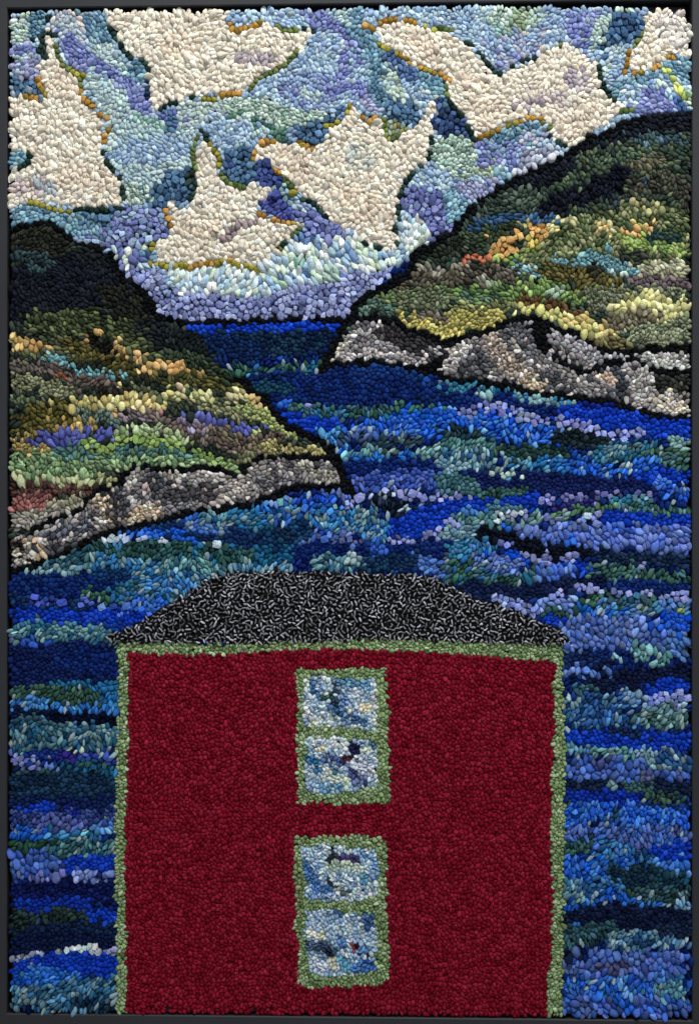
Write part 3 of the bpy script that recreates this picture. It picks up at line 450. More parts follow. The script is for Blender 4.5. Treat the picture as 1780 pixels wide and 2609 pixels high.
W('I 150,1240 350,1280 560,1250 820,1210', 46, '1a2648 16203e 222c50', 'small'); W('I 1100,1220 1510,1240', 36, NAVY, 'small'); W('I 820,1190 1000,1190', 20, '161c34 1c2440', 'small')
W('I 670,1280 800,1250 900,1240 1000,1280 1130,1280', 24, SQP, 'square'); W('I 1150,1290 1400,1285 1510,1280', 22, SQP, 'square'); W('I 1400,1325 1490,1330', 16, '7c80a8', 'square'); W('I 310,1320 450,1350 560,1380', 34, '7c84c0 8c94cc a0a8d0', 'cut'); W('I 600,1340 730,1360 820,1330', 40, '7c90c8 90a4d0 6c84c0', 'round')
W('I 830,1380 870,1330 950,1320', 40, '3a6c50 2f6450 4a7c5c'); W('I 1000,1330 1200,1340 1400,1370 1500,1420', 56, '40708c 3a6470 5080a0 5c7cb0 3c7060'); W('I 620,1400 740,1410', 20, '2f5c58'); W('I 880,1400 1100,1410', 50, '2f68b8 3c78c4 2458a8 5c94c4'); W('I 640,1440 780,1480', 30, ROYAL, 'small'); W('I 1460,1370 1475,1380', 16, '98a468')
W('I 1400,1440 1530,1480', 46, '1c48b8 2c58c0', 'small'); W('R 150,250 400,220 700,270', 84, '6076b0 5068a8 7084b8 5870b4 6c78a0', 'round'); W('R 650,200 780,200', 30, '2c58b8 3460b8'); W('R 700,300 790,330', 60, '5878ac 4868a0', 'round'); W('R 520,330 640,380', 44, '5ca0a0 6cacb0 4c9090 7cb8b8'); W('R 400,370 430,370', 24, '7ab0b4', 'round')
W('R 130,400 300,420', 70, '182448 141e3c 20305c', 'small'); W('R 240,520 450,480 780,440', 46, '18203c 141a34 1e2848', 'small'); W('R 130,440 340,450', 26, '5c78b8 6c84bc 24386c', 'round'); W('R 580,540 700,500 790,520', 34, ROYAL, 'small'); W('R 180,530 280,550', 30, '2c6068 3a7484 4c84a0')
W('R 540,600 660,570 790,590', 30, '8088c0 949ccc 6c78b8', 'square'); pg('R 120,560 500,550 550,700 500,760 120,750', '34588c 40689c 2a4878 4c7ca4 20385c 5c8ca4'); W('R 160,600 200,600', 20, '8cb0b8', 'round'); W('R 460,570 520,590', 40, '6c94b8 84a4c0', 'round'); W('R 480,650 540,690', 34, '1c3060 6c8cac')
W('R 560,650 740,640', 30, '7aa8b4 5c8c98 90b8bc'); W('R 560,710 740,710', 40, '3c6c6c 4c8080 78acac 2c5c58'); W('R 130,790 300,790', 30, ROYAL, 'small'); W('R 280,810 500,820 790,810', 42, ROYAL, 'small'); W('R 120,830 160,830', 26, '5ca8c0'); W('R 380,760 500,770', 26, '1c2c4c', 'small')
W('R 180,870 250,860', 24, '5c94ac'); W('R 260,880 350,860 470,870', 30, '5aa09c 6cb0a8 4a9090 7cbcb4'); W('R 500,870 600,880', 26, '6c98bc 84acc4'); pg('R 130,910 500,900 790,880 790,1030 450,1030 300,1040 130,1020', '4f68a8 4460a8 5c74b4 40589c 545c90', 'round'); W('R 560,900 600,940', 24, '6cacb8 84bcc0'); W('R 640,900 760,930', 50, '3c6490 2c4c78 7c98a8'); W('R 540,990 560,1000', 30, '5c5c7c', 'round')
W('R 150,1050 350,1060 790,1060', 34, '18243a 141e34 202c44', 'small'); W('R 360,1050 390,1080', 24, '7aa8ac', 'round'); W('R 140,1100 500,1110', 26, '1c349c 20389c 182c80', 'small'); W('R 440,1050 560,1070', 26, '3c6c74 34605c'); W('R 580,1120 740,1130', 34, '2c5048 38604c 344c48'); W('R 150,1150 320,1160 450,1160', 24, '2f5c58 386c68 3c6888')
W('R 500,1170 780,1170', 24, '1c2c60 20386c', 'small'); W('R 130,1210 380,1190', 54, MIDB); W('R 400,1200 460,1240', 30, '3c5c6c 2c4c60'); W('R 460,1200 600,1230 780,1240', 60, MIDB); pg('R 120,1270 500,1260 790,1270 790,1380 500,1400 120,1370', '5270b0 4864a8 6078b4 546098 3c68b0')
W('R 130,1390 280,1370', 30, '285850 34645c 244c5c'); W('R 300,1380 470,1410', 44, '3a6c98 4478a4 305c84'); W('R 620,1410 780,1390', 50, ROYAL, 'small'); W('R 530,1410 560,1410', 16, '7cb0bc', 'round'); W('R 480,1430 600,1450', 30, '44749c 24446c')
W('R 130,1480 250,1500 260,1560', 60, MIDB); W('R 260,1460 500,1470', 40, '2c60bc 2454a8 4474b8'); W('R 620,1490 780,1500', 50, '4c7cc0 3c6cb8 6490c4', 'round'); W('R 380,1540 600,1540', 56, '16283a 1c3444 22404c', 'small'); W('R 620,1560 780,1600', 60, '1f4050 28505c 1c3848')
W('R 140,1600 230,1670', 60, '5c8ca0 6ca0ac 44789c 80b0b4'); W('R 240,1600 400,1580', 44, '3c6490 4c78a0 2c5484'); W('R 460,1640 560,1640', 40, '2c5858 3c6c5c'); W('R 560,1640 780,1660', 44, '24484c 2c5458 305c6c'); W('R 130,1740 300,1700 420,1640 460,1700', 44, '2a5cb4 2450a8 3c6cbc'); W('R 480,1690 600,1720 570,1760', 44, '3468b8 2c5cac 4478bc'); W('R 620,1720 770,1700', 36, '6c94b8 5c84ac 84a8bc')
W('R 180,1790 330,1740 500,1760 790,1780', 70, '141c34 181f38 101830 1e2844', 'small'); W('R 180,1800 230,1810', 18, '3c6cb0'); W('R 130,1860 360,1830', 56, '24505c 2c5c64 1f4450 346474'); W('R 400,1880 560,1870 720,1870', 50, '4c7490 5c84a0 6c98ac 284868 8caab4'); W('R 650,1820 780,1840', 34, '1c2840 243048')
pg('R 110,1930 300,1930 500,1940 790,1920 790,2060 500,2080 110,2070', '5068ac 485ea4 5c74b0 5c6ca0 4468b4', 'round'); W('R 330,2010 440,2020', 30, '4c4c6c 545478', 'round'); W('R 130,1960 150,1970', 30, '141c34'); pg('R 110,2070 500,2070 790,2060 790,2170 500,2200 110,2170', '3f6cbc 3460b4 5080c0 4c8cb8 2c58ac'); pg('R 110,2170 400,2180 790,2180 790,2310 110,2310', '4c66a8 4058a0 586cac 3c64b4 54608c', 'round')
W('R 380,2140 460,2220', 46, '2c60b8 3468c0 7098c8'); W('R 640,2140 720,2150', 40, '4c94a8 5ca4b0')
# left of the house
W('G 1170,790 1330,790', 40, '1c48b4 2c5cc0 3c68b4'); W('G 1330,790 1586,800', 66, '3f7a9c 3470a0 5090a8 2c6490 64a0a8'); W('G 980,860 1300,900 1586,920', 50, '1a3058 16284c 203c64', 'small'); W('G 1200,840 1400,870', 30, '4c70b8 84a4b8 3c5c90'); W('G 770,880 1000,900 1100,910', 34, '2c5cc0 2450b0 4474c8')
W('G 1100,930 1350,990', 24, '3c68c0 2c58b4'); W('G 680,925 760,925 900,930 1100,945', 19, SQW, 'square'); W('G 1200,970 1300,970 1400,970 1480,965', 16, SQW + ' 8c98c0', 'square'); W('G 780,950 950,950', 14, '2c5cb8')
W('G 560,980 800,1000 1000,1000 1300,1020 1586,1040', 46, '2a5c5c 24544c 306868 2c6080'); W('G 680,960 740,960', 24, '4c80a0'); W('G 380,1040 600,1060', 44, '285c68 346c70 244c60'); W('G 180,1120 350,1140 600,1140', 50, '5f98a8 4a8498 7cb0b8 34688c 8cbcc0'); W('G 620,1080 900,1120 1300,1180', 60, '4a84a8 3a7098 64a0b0 2c5c88 78acc0'); W('G 1080,1070 1400,1110', 34, '5ca0a0 3c7c8c 6cacac'); W('G 130,1150 160,1180', 30, '8cb4b8', 'round')
W('G 60,1210 300,1220 620,1200 780,1220', 60, NAVY + ' 1c3468', 'small'); W('G 620,1140 760,1150', 30, '183050 20406c', 'small'); W('G 540,1270 640,1290 700,1310', 24, '2c6048 347054'); W('G 760,1270 950,1250 1150,1260', 60, TEALS); W('G 950,1220 1250,1230', 34, '4c80b4 3c70a8 5c90bc'); W('G 80,1300 350,1350 560,1370', 34, '16284c 1c3058 22406c', 'small')
W('G 200,1310 380,1305', 20, '4454a4 505cac 2c3c80', 'square'); W('G 380,1330 420,1350', 18, '4c5cb4', 'square'); W('G 520,1330 560,1330', 16, '5c6cbc', 'square'); W('G 640,1370 720,1360 860,1370 960,1380', 26, '5c78c8 4c68c0 6c88cc', 'square'); W('G 860,1330 1050,1350', 36, '3c68b8 4c78c0 3460b0')
W('G 80,1420 500,1440 850,1440', 54, ROYAL, 'small'); W('G 400,1490 760,1490', 34, '1c3c88 20388c', 'small'); W('G 60,1520 300,1520 640,1540', 60, '5a94a4 4a849c 70a8b0 386c8c 3c6c7c'); W('G 440,1530 620,1500', 26, '7ca8c0 5c94b4')
W('L 60,50 300,50 620,80', 60, '4f8a98 3c7484 64a0a8 2c5c74 7cb0b0'); W('L 70,110 150,140', 44, '4a4c88 5458a0 5c5c88', 'round'); W('L 180,110 330,140', 40, '3c60b4 4c6cb8 34509c', 'round'); W('L 60,220 300,230 500,180 690,260', 110, '16224e 1a2858 121c44', 'small'); W('L 380,170 680,210', 60, NAVY, 'small')
W('L 300,340 680,350', 26, '2c6484 285878'); W('L 60,395 250,380 450,410 600,420', 44, '2f584c 28503f 3a6450 34605c'); W('L 600,360 680,420', 40, '2c6490 3470a0'); W('L 70,440 180,430 300,475 500,475 680,490', 30, '3a6cb0 3468a8 4c80b8 5c90bc'); W('L 60,500 200,510', 30, '121c38 16203c', 'small'); W('L 280,540 450,550 690,565', 46, '0a1020 0e1428 0c1224', 'small')
W('L 70,560 250,560 330,610', 44, '34688c 3c6c80 2c5868 2c6058'); W('L 70,660 250,650 350,700', 70, '3a6c80 2f6078 4c8090 5c94a0 244c68'); W('L 310,650 320,650', 18, 'b0bcb0', 'round'); W('L 400,640 560,630 680,640', 66, '3c6c84 547ca0 2c5470 74a4a8 5c8c98'); W('L 470,730 490,730', 16, 'b8c4a8', 'round'); W('L 560,730 680,740', 18, '8cb0b0 6c9ca0')
W('L 180,740 350,750', 26, '1c3074 22387c', 'small'); W('L 360,750 450,760', 24, '342c78 2c2c74', 'small'); W('L 470,770 680,780', 26, '4454a8 5060b0 343f90', 'cut'); W('L 60,770 130,790 200,810', 38, '8c90c0 9ca0c8 7478a8 5c60a0', 'cut'); W('L 60,830 80,840', 14, SQW, 'cut'); W('L 260,825 340,840', 22, '6c80c4 8494cc 2c48a4', 'cut')
W('L 60,880 200,870 300,870', 30, '2c5c50 24504c 3c7478'); W('L 80,910 180,900', 22, '4c8c94 3c7c8c'); W('L 370,840 520,830 680,850', 46, '24506c 1f4860 2c5c7c 2c5c54'); W('L 60,960 400,930 680,990', 90, '1a2c44 16263c 203850 243c54', 'small'); W('L 60,1030 680,1040', 44, '16224c 1a2850', 'small')
W('L 80,1090 200,1070 300,1060', 30, ROYAL, 'small'); W('L 400,1080 520,1100', 34, '202c80 242c6c', 'small'); W('L 60,1130 260,1150 400,1160 670,1130', 60, '3c4a80 344478 48548c 2c3870'); W('L 280,1160 420,1160', 50, '545c94 4c5890 60689c', 'round'); W('L 560,1190 640,1180', 30, '5c84c0 4c74b4', 'round'); W('L 80,1205 200,1210 300,1220', 34, '2c5cb0 2454a4 3c6cb8'); W('L 300,1220 560,1230', 30, '4c80a8 3c7098 5c90b0')
W('L 60,1300 200,1300 330,1300', 50, '2a5c44 24543c 346850'); W('L 340,1290 500,1310 680,1290', 50, '357078 2c6474 4c8c90 24506c'); W('L 300,1370 420,1380', 40, '244848 2c5454', 'small'); W('L 410,1385 680,1380', 40, ROYAL, 'small'); W('L 60,1400 200,1390 300,1420', 80, '4a64a8 4460a8 3c5498 5470b0', 'round'); W('L 200,1480 330,1460 440,1480', 30, '6468a0 7078ac 545c98', 'round'); W('L 440,1460 560,1480 670,1450', 30, '7c84b4 6c78ac 8c98bc', 'round')
W('L 60,1550 680,1550', 60, '141c4c 101844 182054', 'small'); W('L 60,1635 300,1640 500,1630', 44, '1c3490 203a98 182c84', 'small'); W('L 540,1690 680,1680', 34, ROYAL, 'small'); W('L 60,1710 250,1700 470,1700', 44, '243834 1f3430 2f4840 2c4450', None); W('L 60,1780 200,1770', 30, '1c302c 243830'); W('L 180,1800 680,1780', 60, '16223e 121c38 1a2844', 'small')
W('L 60,1850 680,1860', 60, '121c3c 16203f', 'small'); W('L 60,1955 180,1945 240,1910', 20, '9c9cac a8a8b4 8c8ca0', 'cut'); W('L 310,1900 380,1930', 22, 'a8b0b4 9094a4', 'cut'); W('L 400,1910 500,1870 560,1890', 24, 'ccd4d0 b8c4c4 dce0dc', 'cut'); W('L 570,1900 660,1910', 26, '9c9cb8 b4b8c4 8084a8', 'cut'); W('L 60,2040 150,2000 350,1960 690,1990', 54, ROYAL, 'small')
W('L 60,2060 200,2060', 40, '20489c 2854a4'); W('L 200,2030 330,2060 430,2060', 50, '3a70c0 3064b4 4c80c4'); pg('L 50,2090 300,2090 440,2060 690,2030 690,2260 50,2260', '3f6c88 4f7c94 34607c 6490a0 284c68 5c8cac'); W('L 150,2180 170,2200', 24, '8cb0b4', 'round'); W('L 440,2200 600,2230', 34, '182c44 243c50'); W('L 100,2240 250,2250', 16, '203458')
# ---- panes
CLIP[0] = ['pane0', 'pane1', 'pane2', 'pane3']
st('W 380,390 440,470 480,520', 22, '4c78a0 5c88b0 3c6890'); st('W 330,340 360,520', 14, 'c4d2dc d0dade'); st('W 690,380 1000,400', 24, '6c94b0 7ca4b8 5c84a4'); st('W 540,540 600,520', 14, '2c4c44 4c7468'); st('W 640,400 660,560 640,620', 14, '2c3c50 34485c'); st('W 640,660 760,740 900,800 980,800', 22, '4c6c94 5c7ca0 34587c'); st('W 930,640 1010,680', 18, 'dcd4b4 e0d8c0'); st('W 340,700 420,800 560,800', 26, 'ccd4d4 bcc8cc'); st('W 600,680 640,760', 14, '7c8c8c'); st('W 1050,400 1060,850', 14, 'c0ccd4 d0d8d8'); st('W 340,850 420,840', 10, 'd8d8bc'); st('W 720,650 760,500', 16, '7c9cc0 6c8cb4')
st('W 350,1000 700,1000 780,1080', 26, 'c4d0d8 d0dade b4c4d0'); st('W 460,1100 540,1100', 10, 'd8d4b4'); st('W 800,1050 860,1100', 22, '24284c 2c3058 1c203c'); st('W 760,1190 820,1180', 12, '40242c'); st('W 360,1200 460,1260 500,1300', 24, '3c7098 34648c 4c80a4'); st('W 560,1210 680,1230 780,1260', 18, '4c5c8c 5c6c98 343c6c'); st('W 830,1240 980,1280 1060,1340', 30, 'b4bcc8 c4ccd4', 'yarn'); st('W 840,1380 920,1440', 26, '4c5884 6c789c 343c64'); st('W 640,1380 700,1440', 20, '34647c 4c7c94'); st('W 930,1130 1010,1080', 14, 'd0d8c0'); st('W 540,1300 640,1420 780,1440', 18, 'c0ccb8 d0d8c4 b4c4bc'); st('W 500,1540 700,1500', 18, '5c88ac 6c98b4'); st('W 1040,1000 1070,1060', 14, '4c6c84')
st('X 320,400 400,360', 18, 'a4bcd4 b4c8dc'); st('X 360,560 400,700 480,800 620,800', 24, '4c74a8 5c84b4 406898'); st('X 590,480 700,420', 16, '2c3038 343c40'); st('X 740,470 900,480', 16, '4c4470 3c3860 342c50'); st('X 1000,450 1130,520 1090,620', 28, '84a8cc 6c94c0 94b4d0'); st('X 620,580 720,540 900,560', 26, 'c4d0c0 b8c8b8 a4b8ac'); st('X 600,720 620,760', 12, '34403c'); st('X 700,820 800,860', 22, '6c7478 949c9c 4c5458', 'yarn'); st('X 370,880 480,900 620,880', 20, '7c98bc 94acc8'); st('X 840,900 960,880', 20, 'bcc8d0'); st('X 1000,680 1010,720', 20, '5c8ca4')
st('X 680,1090 740,1080', 14, '3c5c84'); st('X 940,1120 1080,1150 1060,1230', 26, '3c5c84 4c6c94 2c4c74'); st('X 400,1300 560,1330', 20, 'd4d8bc c4c8b0 e0e0cc'); st('X 400,1440 520,1460 640,1500', 30, '5c7088 4c6078 2c3c50'); st('X 560,1520 640,1530', 16, '242c3c'); st('X 860,1450 910,1480', 14, '8c4448 7c3438'); st('X 920,1460 990,1560', 14, '2c1424 3c1c2c'); st('X 740,1400 780,1460', 24, '4c70a4 5c80ac'); st('X 740,1620 820,1700', 26, '5c94b0 6ca4b8'); st('X 900,1700 1000,1650 1100,1700', 26, '3c64a0 2c5090 4c74ac'); st('X 420,1620 500,1700', 34, 'b8c4d4 c8d0dc a4b4c8'); st('X 640,1620 640,1720', 16, 'dcd8bc d0ccb4'); st('X 960,1480 1060,1500', 24, '6c94b8 5c84b0')
CLIP[0] = None

# ---- gold, olive and dark green rows that edge each cloud
def O(n, pal, s, size=13): ch(s, pal, 'cloud%d_outline_%d' % (n, len(CHAINS)), size)
O(1, GOLD, 'A 245,505 262,560 285,600'); O(1, GOLD, 'A 120,605 230,620'); O(1, OLGOLD, 'A 455,455 520,475'); O(1, GOLD, 'A 515,575 540,640 595,665 610,705 680,745 690,820 655,870 655,935', 16); O(1, DKG, 'A 645,965 690,1060 745,1100 765,1170 775,1250'); O(1, OLGOLD, 'A 190,1280 240,1290 310,1310 400,1330 430,1335', 16); O(1, DKG, 'A 480,1325 600,1328 770,1312')
O(1, DKOL, 'A 350,290 375,400 430,430'); O(1, DKG, 'A 245,330 300,360'); O(1, DKG, 'A 310,210 350,230'); O(1, DKG, 'A 130,1062 185,1010 180,960'); O(1, DKOL, 'A 500,500 510,560')
O(0, DKG, 'A 690,185 760,300 830,365 920,395 935,430'); O(0, '20304a', 'A 925,520 935,620'); O(0, DKG, 'A 1010,695 1060,655 1130,645 1210,612'); O(0, OLGOLD, 'A 1290,620 1350,635'); O(0, GOLD, 'B -5,600 40,590 100,595', 16); O(0, GOLD, 'B 35,155 60,205 130,180 230,145'); O(0, DKOL, 'B 330,165 400,195 480,185'); O(0, DKG, 'B 500,175 600,215'); O(0, DKOL, 'B 455,335 400,400 320,450 200,505 170,565')
O(2, DKG, 'A 1265,825 1310,880'); O(2, OLGOLD, 'A 1325,920 1375,970 1385,1040'); O(2, DKOL, 'A 1385,1060 1400,1120 1450,1160 1520,1180'); O(2, DKOL, 'A 1245,880 1212,950 1215,1010 1240,1060'); O(2, DKG, 'A 1215,1100 1235,1200 1200,1260 1160,1300'); O(2, GOLD, 'A 1050,1335 1065,1400 1060,1470', 17); O(2, OLGOLD, 'D 980,280 965,330'); O(2, OLGOLD, 'D 950,430 1000,435 1100,445 1180,440'); O(2, GOLD, 'D 1200,445 1290,430 1440,410'); O(2, OLGOLD, 'D 1480,425 E 100,430 210,460'); O(2, DKG, 'E 310,350 390,285')
O(2, DKOL, 'B 60,1175 130,1185'); O(2, GOLD, 'B 225,1350 290,1370 350,1402 440,1408'); O(2, DKOL, 'B 480,1440 400,1510 360,1570')
O(3, GOLD, 'B 185,1005 205,940 235,885 315,890', 16); O(3, GOLD, 'B 470,895 500,925 560,935'); O(3, OLGOLD, 'B 650,800 700,785 775,725 805,640'); O(3, GOLD, 'B 880,740 925,775 985,720', 16); O(3, DKOL, 'B 1010,760 1020,830 1030,885 1100,860'); O(3, DKG, 'B 1315,870 1310,980 1240,1060 1150,1140 1110,1230 1095,1320 1110,1410'); O(3, DKG, 'E 1085,200 1095,330'); O(3, GOLD, 'B 325,1080 345,1085'); O(3, DKOL, 'B 385,1130 430,1170'); O(3, OLGOLD, 'B 440,1220 475,1230', 22); O(3, DKG, 'B 500,1265 560,1290 640,1360'); O(3, DKG, 'B 840,1500 900,1530 980,1560'); O(3, DKOL, 'B 380,1150 370,1180')
O(4, GOLD, 'B 890,160 930,180', 16); O(4, GOLD, 'B 985,145 1050,122 1120,122 1210,140'); O(4, OLGOLD, 'B 1270,165 1330,185'); O(4, DKOL, 'B 1370,180 1440,190'); O(4, OLGOLD, 'B 980,280 1040,320 1090,340'); O(4, GOLD, 'B 1120,350 1200,410 1290,445 1380,475 1425,510'); O(4, DKOL, 'B 1405,560 1410,600'); O(4, DKG, 'B 1430,650 1500,730 1560,830 1575,880', 15); O(4, DKG, 'C 90,255 150,290 215,350 260,410 310,475 360,455'); O(4, DKG, 'C 410,415 540,370'); O(4, GOLD, 'C 205,865 290,835 400,792 480,752 580,748', 15); O(4, DKOL, 'C 600,775 640,810'); O(4, DKG, 'C 645,860 690,905 745,925'); O(4, DKOL, 'C 670,295 715,280'); O(4, DKG, 'C 955,430 985,560 1050,630'); O(4, DKOL, 'C 1100,710 1160,695')
O(5, GOLD, 'C 1140,340 1130,400 1112,490', 16); O(5, GOLD, 'C 1180,465 1260,450 1340,415', 15); O(5, GOLD, 'C 1390,365 1450,355'); O(5, DKOL, 'C 1240,180 1215,240 1180,290')

RUG = pts_of('Z 29,52 38,33 120,30 400,31 640,28 1000,20 1180,18 1500,21 1680,27 1738,32 1757,52 1757,620 1754,1100 1755,1700 1759,2200 1759,2500 1756,2583 1730,2590 1400,2589 1100,2586 600,2582 320,2582 60,2578 28,2566 27,1500 28,700')
# ------------------------------------------------------------------ every loop gets its place
# size, aspect, angle (deg), angle spread, corner smoothing, flat top, gap, height spread
SD = {'sky': (12.2, 1.6, 90, 80, .35, .35, .03, .14), 'cream': (14.6, 1.65, 90, 80, .35, .30, .03, .24), 'yarn': (10.4, 1.5, 0, 90, .4, .2, .05, .16),
      'cut': (16.0, 1.5, 90, 90, .0, .85, .07, .26), 'round': (18, 1.7, 85, 55, .5, .35, .05, .15), 'roving': (19, 2.2, 90, 38, .6, .25, .04, .15),
      'hill': (12.4, 1.9, 70, 70, .3, .3, .08, .22), 'rock': (11.6, 1.6, 60, 90, .2, .5, .06, .22), 'black': (11.5, 1.2, 0, 90, .5, .1, .0, .08),
      'sea': (13.6, 2.2, 112, 50, .3, .4, .10, .24), 'small': (11.6, 1.2, 0, 90, .4, .2, .0, .12), 'square': (17.5, 1.1, 0, 25, .0, .97, .06, .10),
      'roof': (12, 1.1, 0, 90, .5, .2, .05, .15), 'trim': (9.0, 1.5, 20, 90, .25, .3, .09, .26), 'red': (10.2, 1.3, 85, 60, .2, .3, .0, .11),
      'pane': (9.8, 1.4, 60, 90, .4, .25, .07, .22)}
rng = np.random.default_rng(7); rnd = random.Random(11)
styarr = np.array([SD[s] for s in STYLES])
def look(m, x, y):
    return m[np.clip((y / 2).astype(int), 0, GY - 1), np.clip((x / 2).astype(int), 0, GX - 1)]
def in_poly(p, X, Y):
    ins = np.zeros(X.shape, bool); q = np.roll(p, -1, 0)
    for (ax, ay), (bx, by) in zip(p, q):
        if ay == by: continue
        ins ^= ((Y > ay) != (Y > by)) & (X < (bx - ax) * (Y - ay) / (by - ay) + ax)
    return ins
fixed = []                                       # loops of the single rows
for p, pal, part, size in CHAINS:
    seg = np.hypot(*np.diff(p, axis=0).T); L = seg.sum(); n = max(1, int(round(L / (size * 1.05))))
    cum = np.concatenate([[0], np.cumsum(seg)])
    for k in range(n + 1):
        d = L * k / n
        i = min(len(seg) - 1, max(0, np.searchsorted(cum, d) - 1)); f = (d - cum[i]) / max(seg[i], 1e-6)
        x, y = p[i] + (p[i + 1] - p[i]) * min(1, f)
        ang = math.atan2(*(p[i + 1] - p[i])[::-1])
        if rnd.random() < (.22 if pal == DKG else .10): continue
        fixed.append((x + rnd.gauss(0, 1.2), y + rnd.gauss(0, 1.2), size, idx(PALS, pal), idx(PARTS, part), ang))
def smooth_noise(x, y, s, seed):
    r = np.random.default_rng(seed); g = r.uniform(0, 1, (int(2700 / s) + 3, int(1900 / s) + 3))
    fx_, fy_ = np.clip(x, 0, 1800) / s, np.clip(y, 0, 2620) / s; i, j = fy_.astype(int), fx_.astype(int); u, v = fx_ - j, fy_ - i
    return (g[i, j] * (1 - u) * (1 - v) + g[i, j + 1] * u * (1 - v) + g[i + 1, j] * (1 - u) * v + g[i + 1, j + 1] * u * v)
CELL = 22; grid = {}
PX, PY, PS = [], [], []
def near_ok(x, y, r, a=1.0, c=1.0, s_=0.0):
    gx, gy = int(x // CELL), int(y // CELL)
    for i in (gx - 1, gx, gx + 1):
        for j in (gy - 1, gy, gy + 1):
            for k in grid.get((i, j), ()):
                rr = (r + PS[k]) * .5; dx = PX[k] - x; dy = PY[k] - y
                u = (dx * c + dy * s_) / a; v = (-dx * s_ + dy * c) * a
                if u * u + v * v < rr * rr: return False
    return True
def put(x, y, r):
    grid.setdefault((int(x // CELL), int(y // CELL)), []).append(len(PX)); PX.append(x); PY.append(y); PS.append(r)
def lean(x, y, sty):
    sd = styarr[sty]; f = (smooth_noise(x, y, 34, 21) - .5) * 2.6 + (smooth_noise(x, y, 90, 22) - .5) * 1.2
    return np.radians(sd[:, 2] + sd[:, 3] * np.clip(f, -1.2, 1.2))
fx = []
for f in fixed:
    if near_ok(f[0], f[1], f[2] * .62): put(f[0], f[1], f[2] * .8); fx.append(f)
NF = len(fx)
N = 330000
cx = rng.uniform(15, 1770, N); cy = rng.uniform(12, 2600, N)
ok = in_poly(RUG, cx, cy); cx, cy = cx[ok], cy[ok]
# the red wall is hooked in close up-and-down rows
kx, ky = np.meshgrid(np.arange(310, 1430, 12.2), np.arange(1650, 2600, 9.4)); kx, ky = kx.ravel(), ky.ravel()
kx = kx + 26 * (smooth_noise(kx, ky, 260, 31) - .5) * 2 + 26 * (smooth_noise(kx, ky, 80, 32) - .5) + rng.normal(0, 1.5, len(kx)); ky = ky + 30 * (smooth_noise(kx, ky, 200, 33) - .5) + rng.normal(0, 2.6, len(kx))
kk = (look(sty_map, kx, ky) == idx(STYLES, 'red')) & in_poly(RUG, kx, ky)
cx = np.concatenate([kx[kk], cx]); cy = np.concatenate([ky[kk], cy])
csty = look(sty_map, cx, cy)
cs = styarr[csty, 0] * .80 * np.clip(rng.lognormal(-.06, np.where(csty == idx(STYLES, 'red'), .12, .25), len(cx)), .62, 1.6)
ca = np.sqrt(styarr[csty, 1]); ct = lean(cx, cy, csty); cc, csn = np.cos(ct), np.sin(ct)
for x, y, r, a, c, s_ in zip(cx.tolist(), cy.tolist(), cs.tolist(), ca.tolist(), cc.tolist(), csn.tolist()):
    if near_ok(x, y, r, a, c, s_): put(x, y, r)
P = np.stack([PX, PY], 1); NP = len(P)
Sty = look(sty_map, P[:, 0], P[:, 1]); Sty[:NF] = idx(STYLES, 'round') if 'round' in STYLES else 0
R0 = np.array(PS) / .8 * .5; R0[:NF] = [f[2] * .5 for f in fx]
K = 16
def cells(P, R0, asp, th):
    kd = kdtree.KDTree(len(P))
    for i, (x, y) in enumerate(P): kd.insert((x, y, 0), i)
    kd.balance()
    M = 13; nb = np.zeros((len(P), M), np.int32)
    for i, (x, y) in enumerate(P):
        r = kd.find_n((x, y, 0), M + 1); nb[i] = [q[1] for q in r[1:]]
    v = P[nb] - P[:, None]
    c, s = np.cos(th), np.sin(th); a = np.sqrt(asp)
    vx = (v[..., 0] * c[:, None] + v[..., 1] * s[:, None]) / a[:, None]
    vy = (-v[..., 0] * s[:, None] + v[..., 1] * c[:, None]) * a[:, None]
    d2 = vx ** 2 + vy ** 2
    w = (R0[:, None] ** 2 - R0[nb] ** 2) * .8
    ph = np.arange(K) * 2 * math.pi / K
    out = np.full((len(P), K), 1e9)
    for k in range(K):
        dot = vx * math.cos(ph[k]) + vy * math.sin(ph[k])
        t = np.where(dot > 1e-3, np.maximum(d2 + w, d2 * .25) / (2 * np.maximum(dot, 1e-3)), 1e9)
        out[:, k] = t.min(1)
    out = np.minimum(out, R0[:, None] * CAP[:, None])
    ex = out * np.cos(ph); ey = out * np.sin(ph)
    ex = ex * a[:, None]; ey = ey / a[:, None]
    return ex * c[:, None] - ey * s[:, None], ex * s[:, None] + ey * c[:, None]
rngA = np.clip(rng.normal(1, .35, NP), .1, 2.2); rngT = rng.normal(0, 1, NP) * math.radians(13)
def aniso():
    sd = styarr[Sty]
    asp = 1 + (sd[:, 1] - 1) * rngA; th = lean(P[:, 0], P[:, 1], Sty) + rngT
    asp[:NF] = 1.35; th[:NF] = [f[5] + .35 * math.sin(i * 7.1) for i, f in enumerate(fx)]
    return asp, th
asp, th = aniso(); CAP = np.where(in_poly(RUG.mean(0) + (RUG - RUG.mean(0)) * np.array([.984, .989]), P[:, 0], P[:, 1]), 1.55, 1.12)
for it in range(2):
    ex, ey = cells(P, R0, asp, th)
    # area centroid of each cell
    ex2, ey2 = np.roll(ex, -1, 1), np.roll(ey, -1, 1); cr = ex * ey2 - ex2 * ey; ar = cr.sum(1) / 2
    mx = ((ex + ex2) * cr).sum(1) / (6 * ar); my = ((ey + ey2) * cr).sum(1) / (6 * ar)
    mv = np.stack([mx, my], 1) * .8; mv[:NF] *= .15; mv[Sty == idx(STYLES, 'red')] *= .35
    P = P + mv
ins = in_poly(RUG, P[:, 0], P[:, 1]); ins[:NF] = True
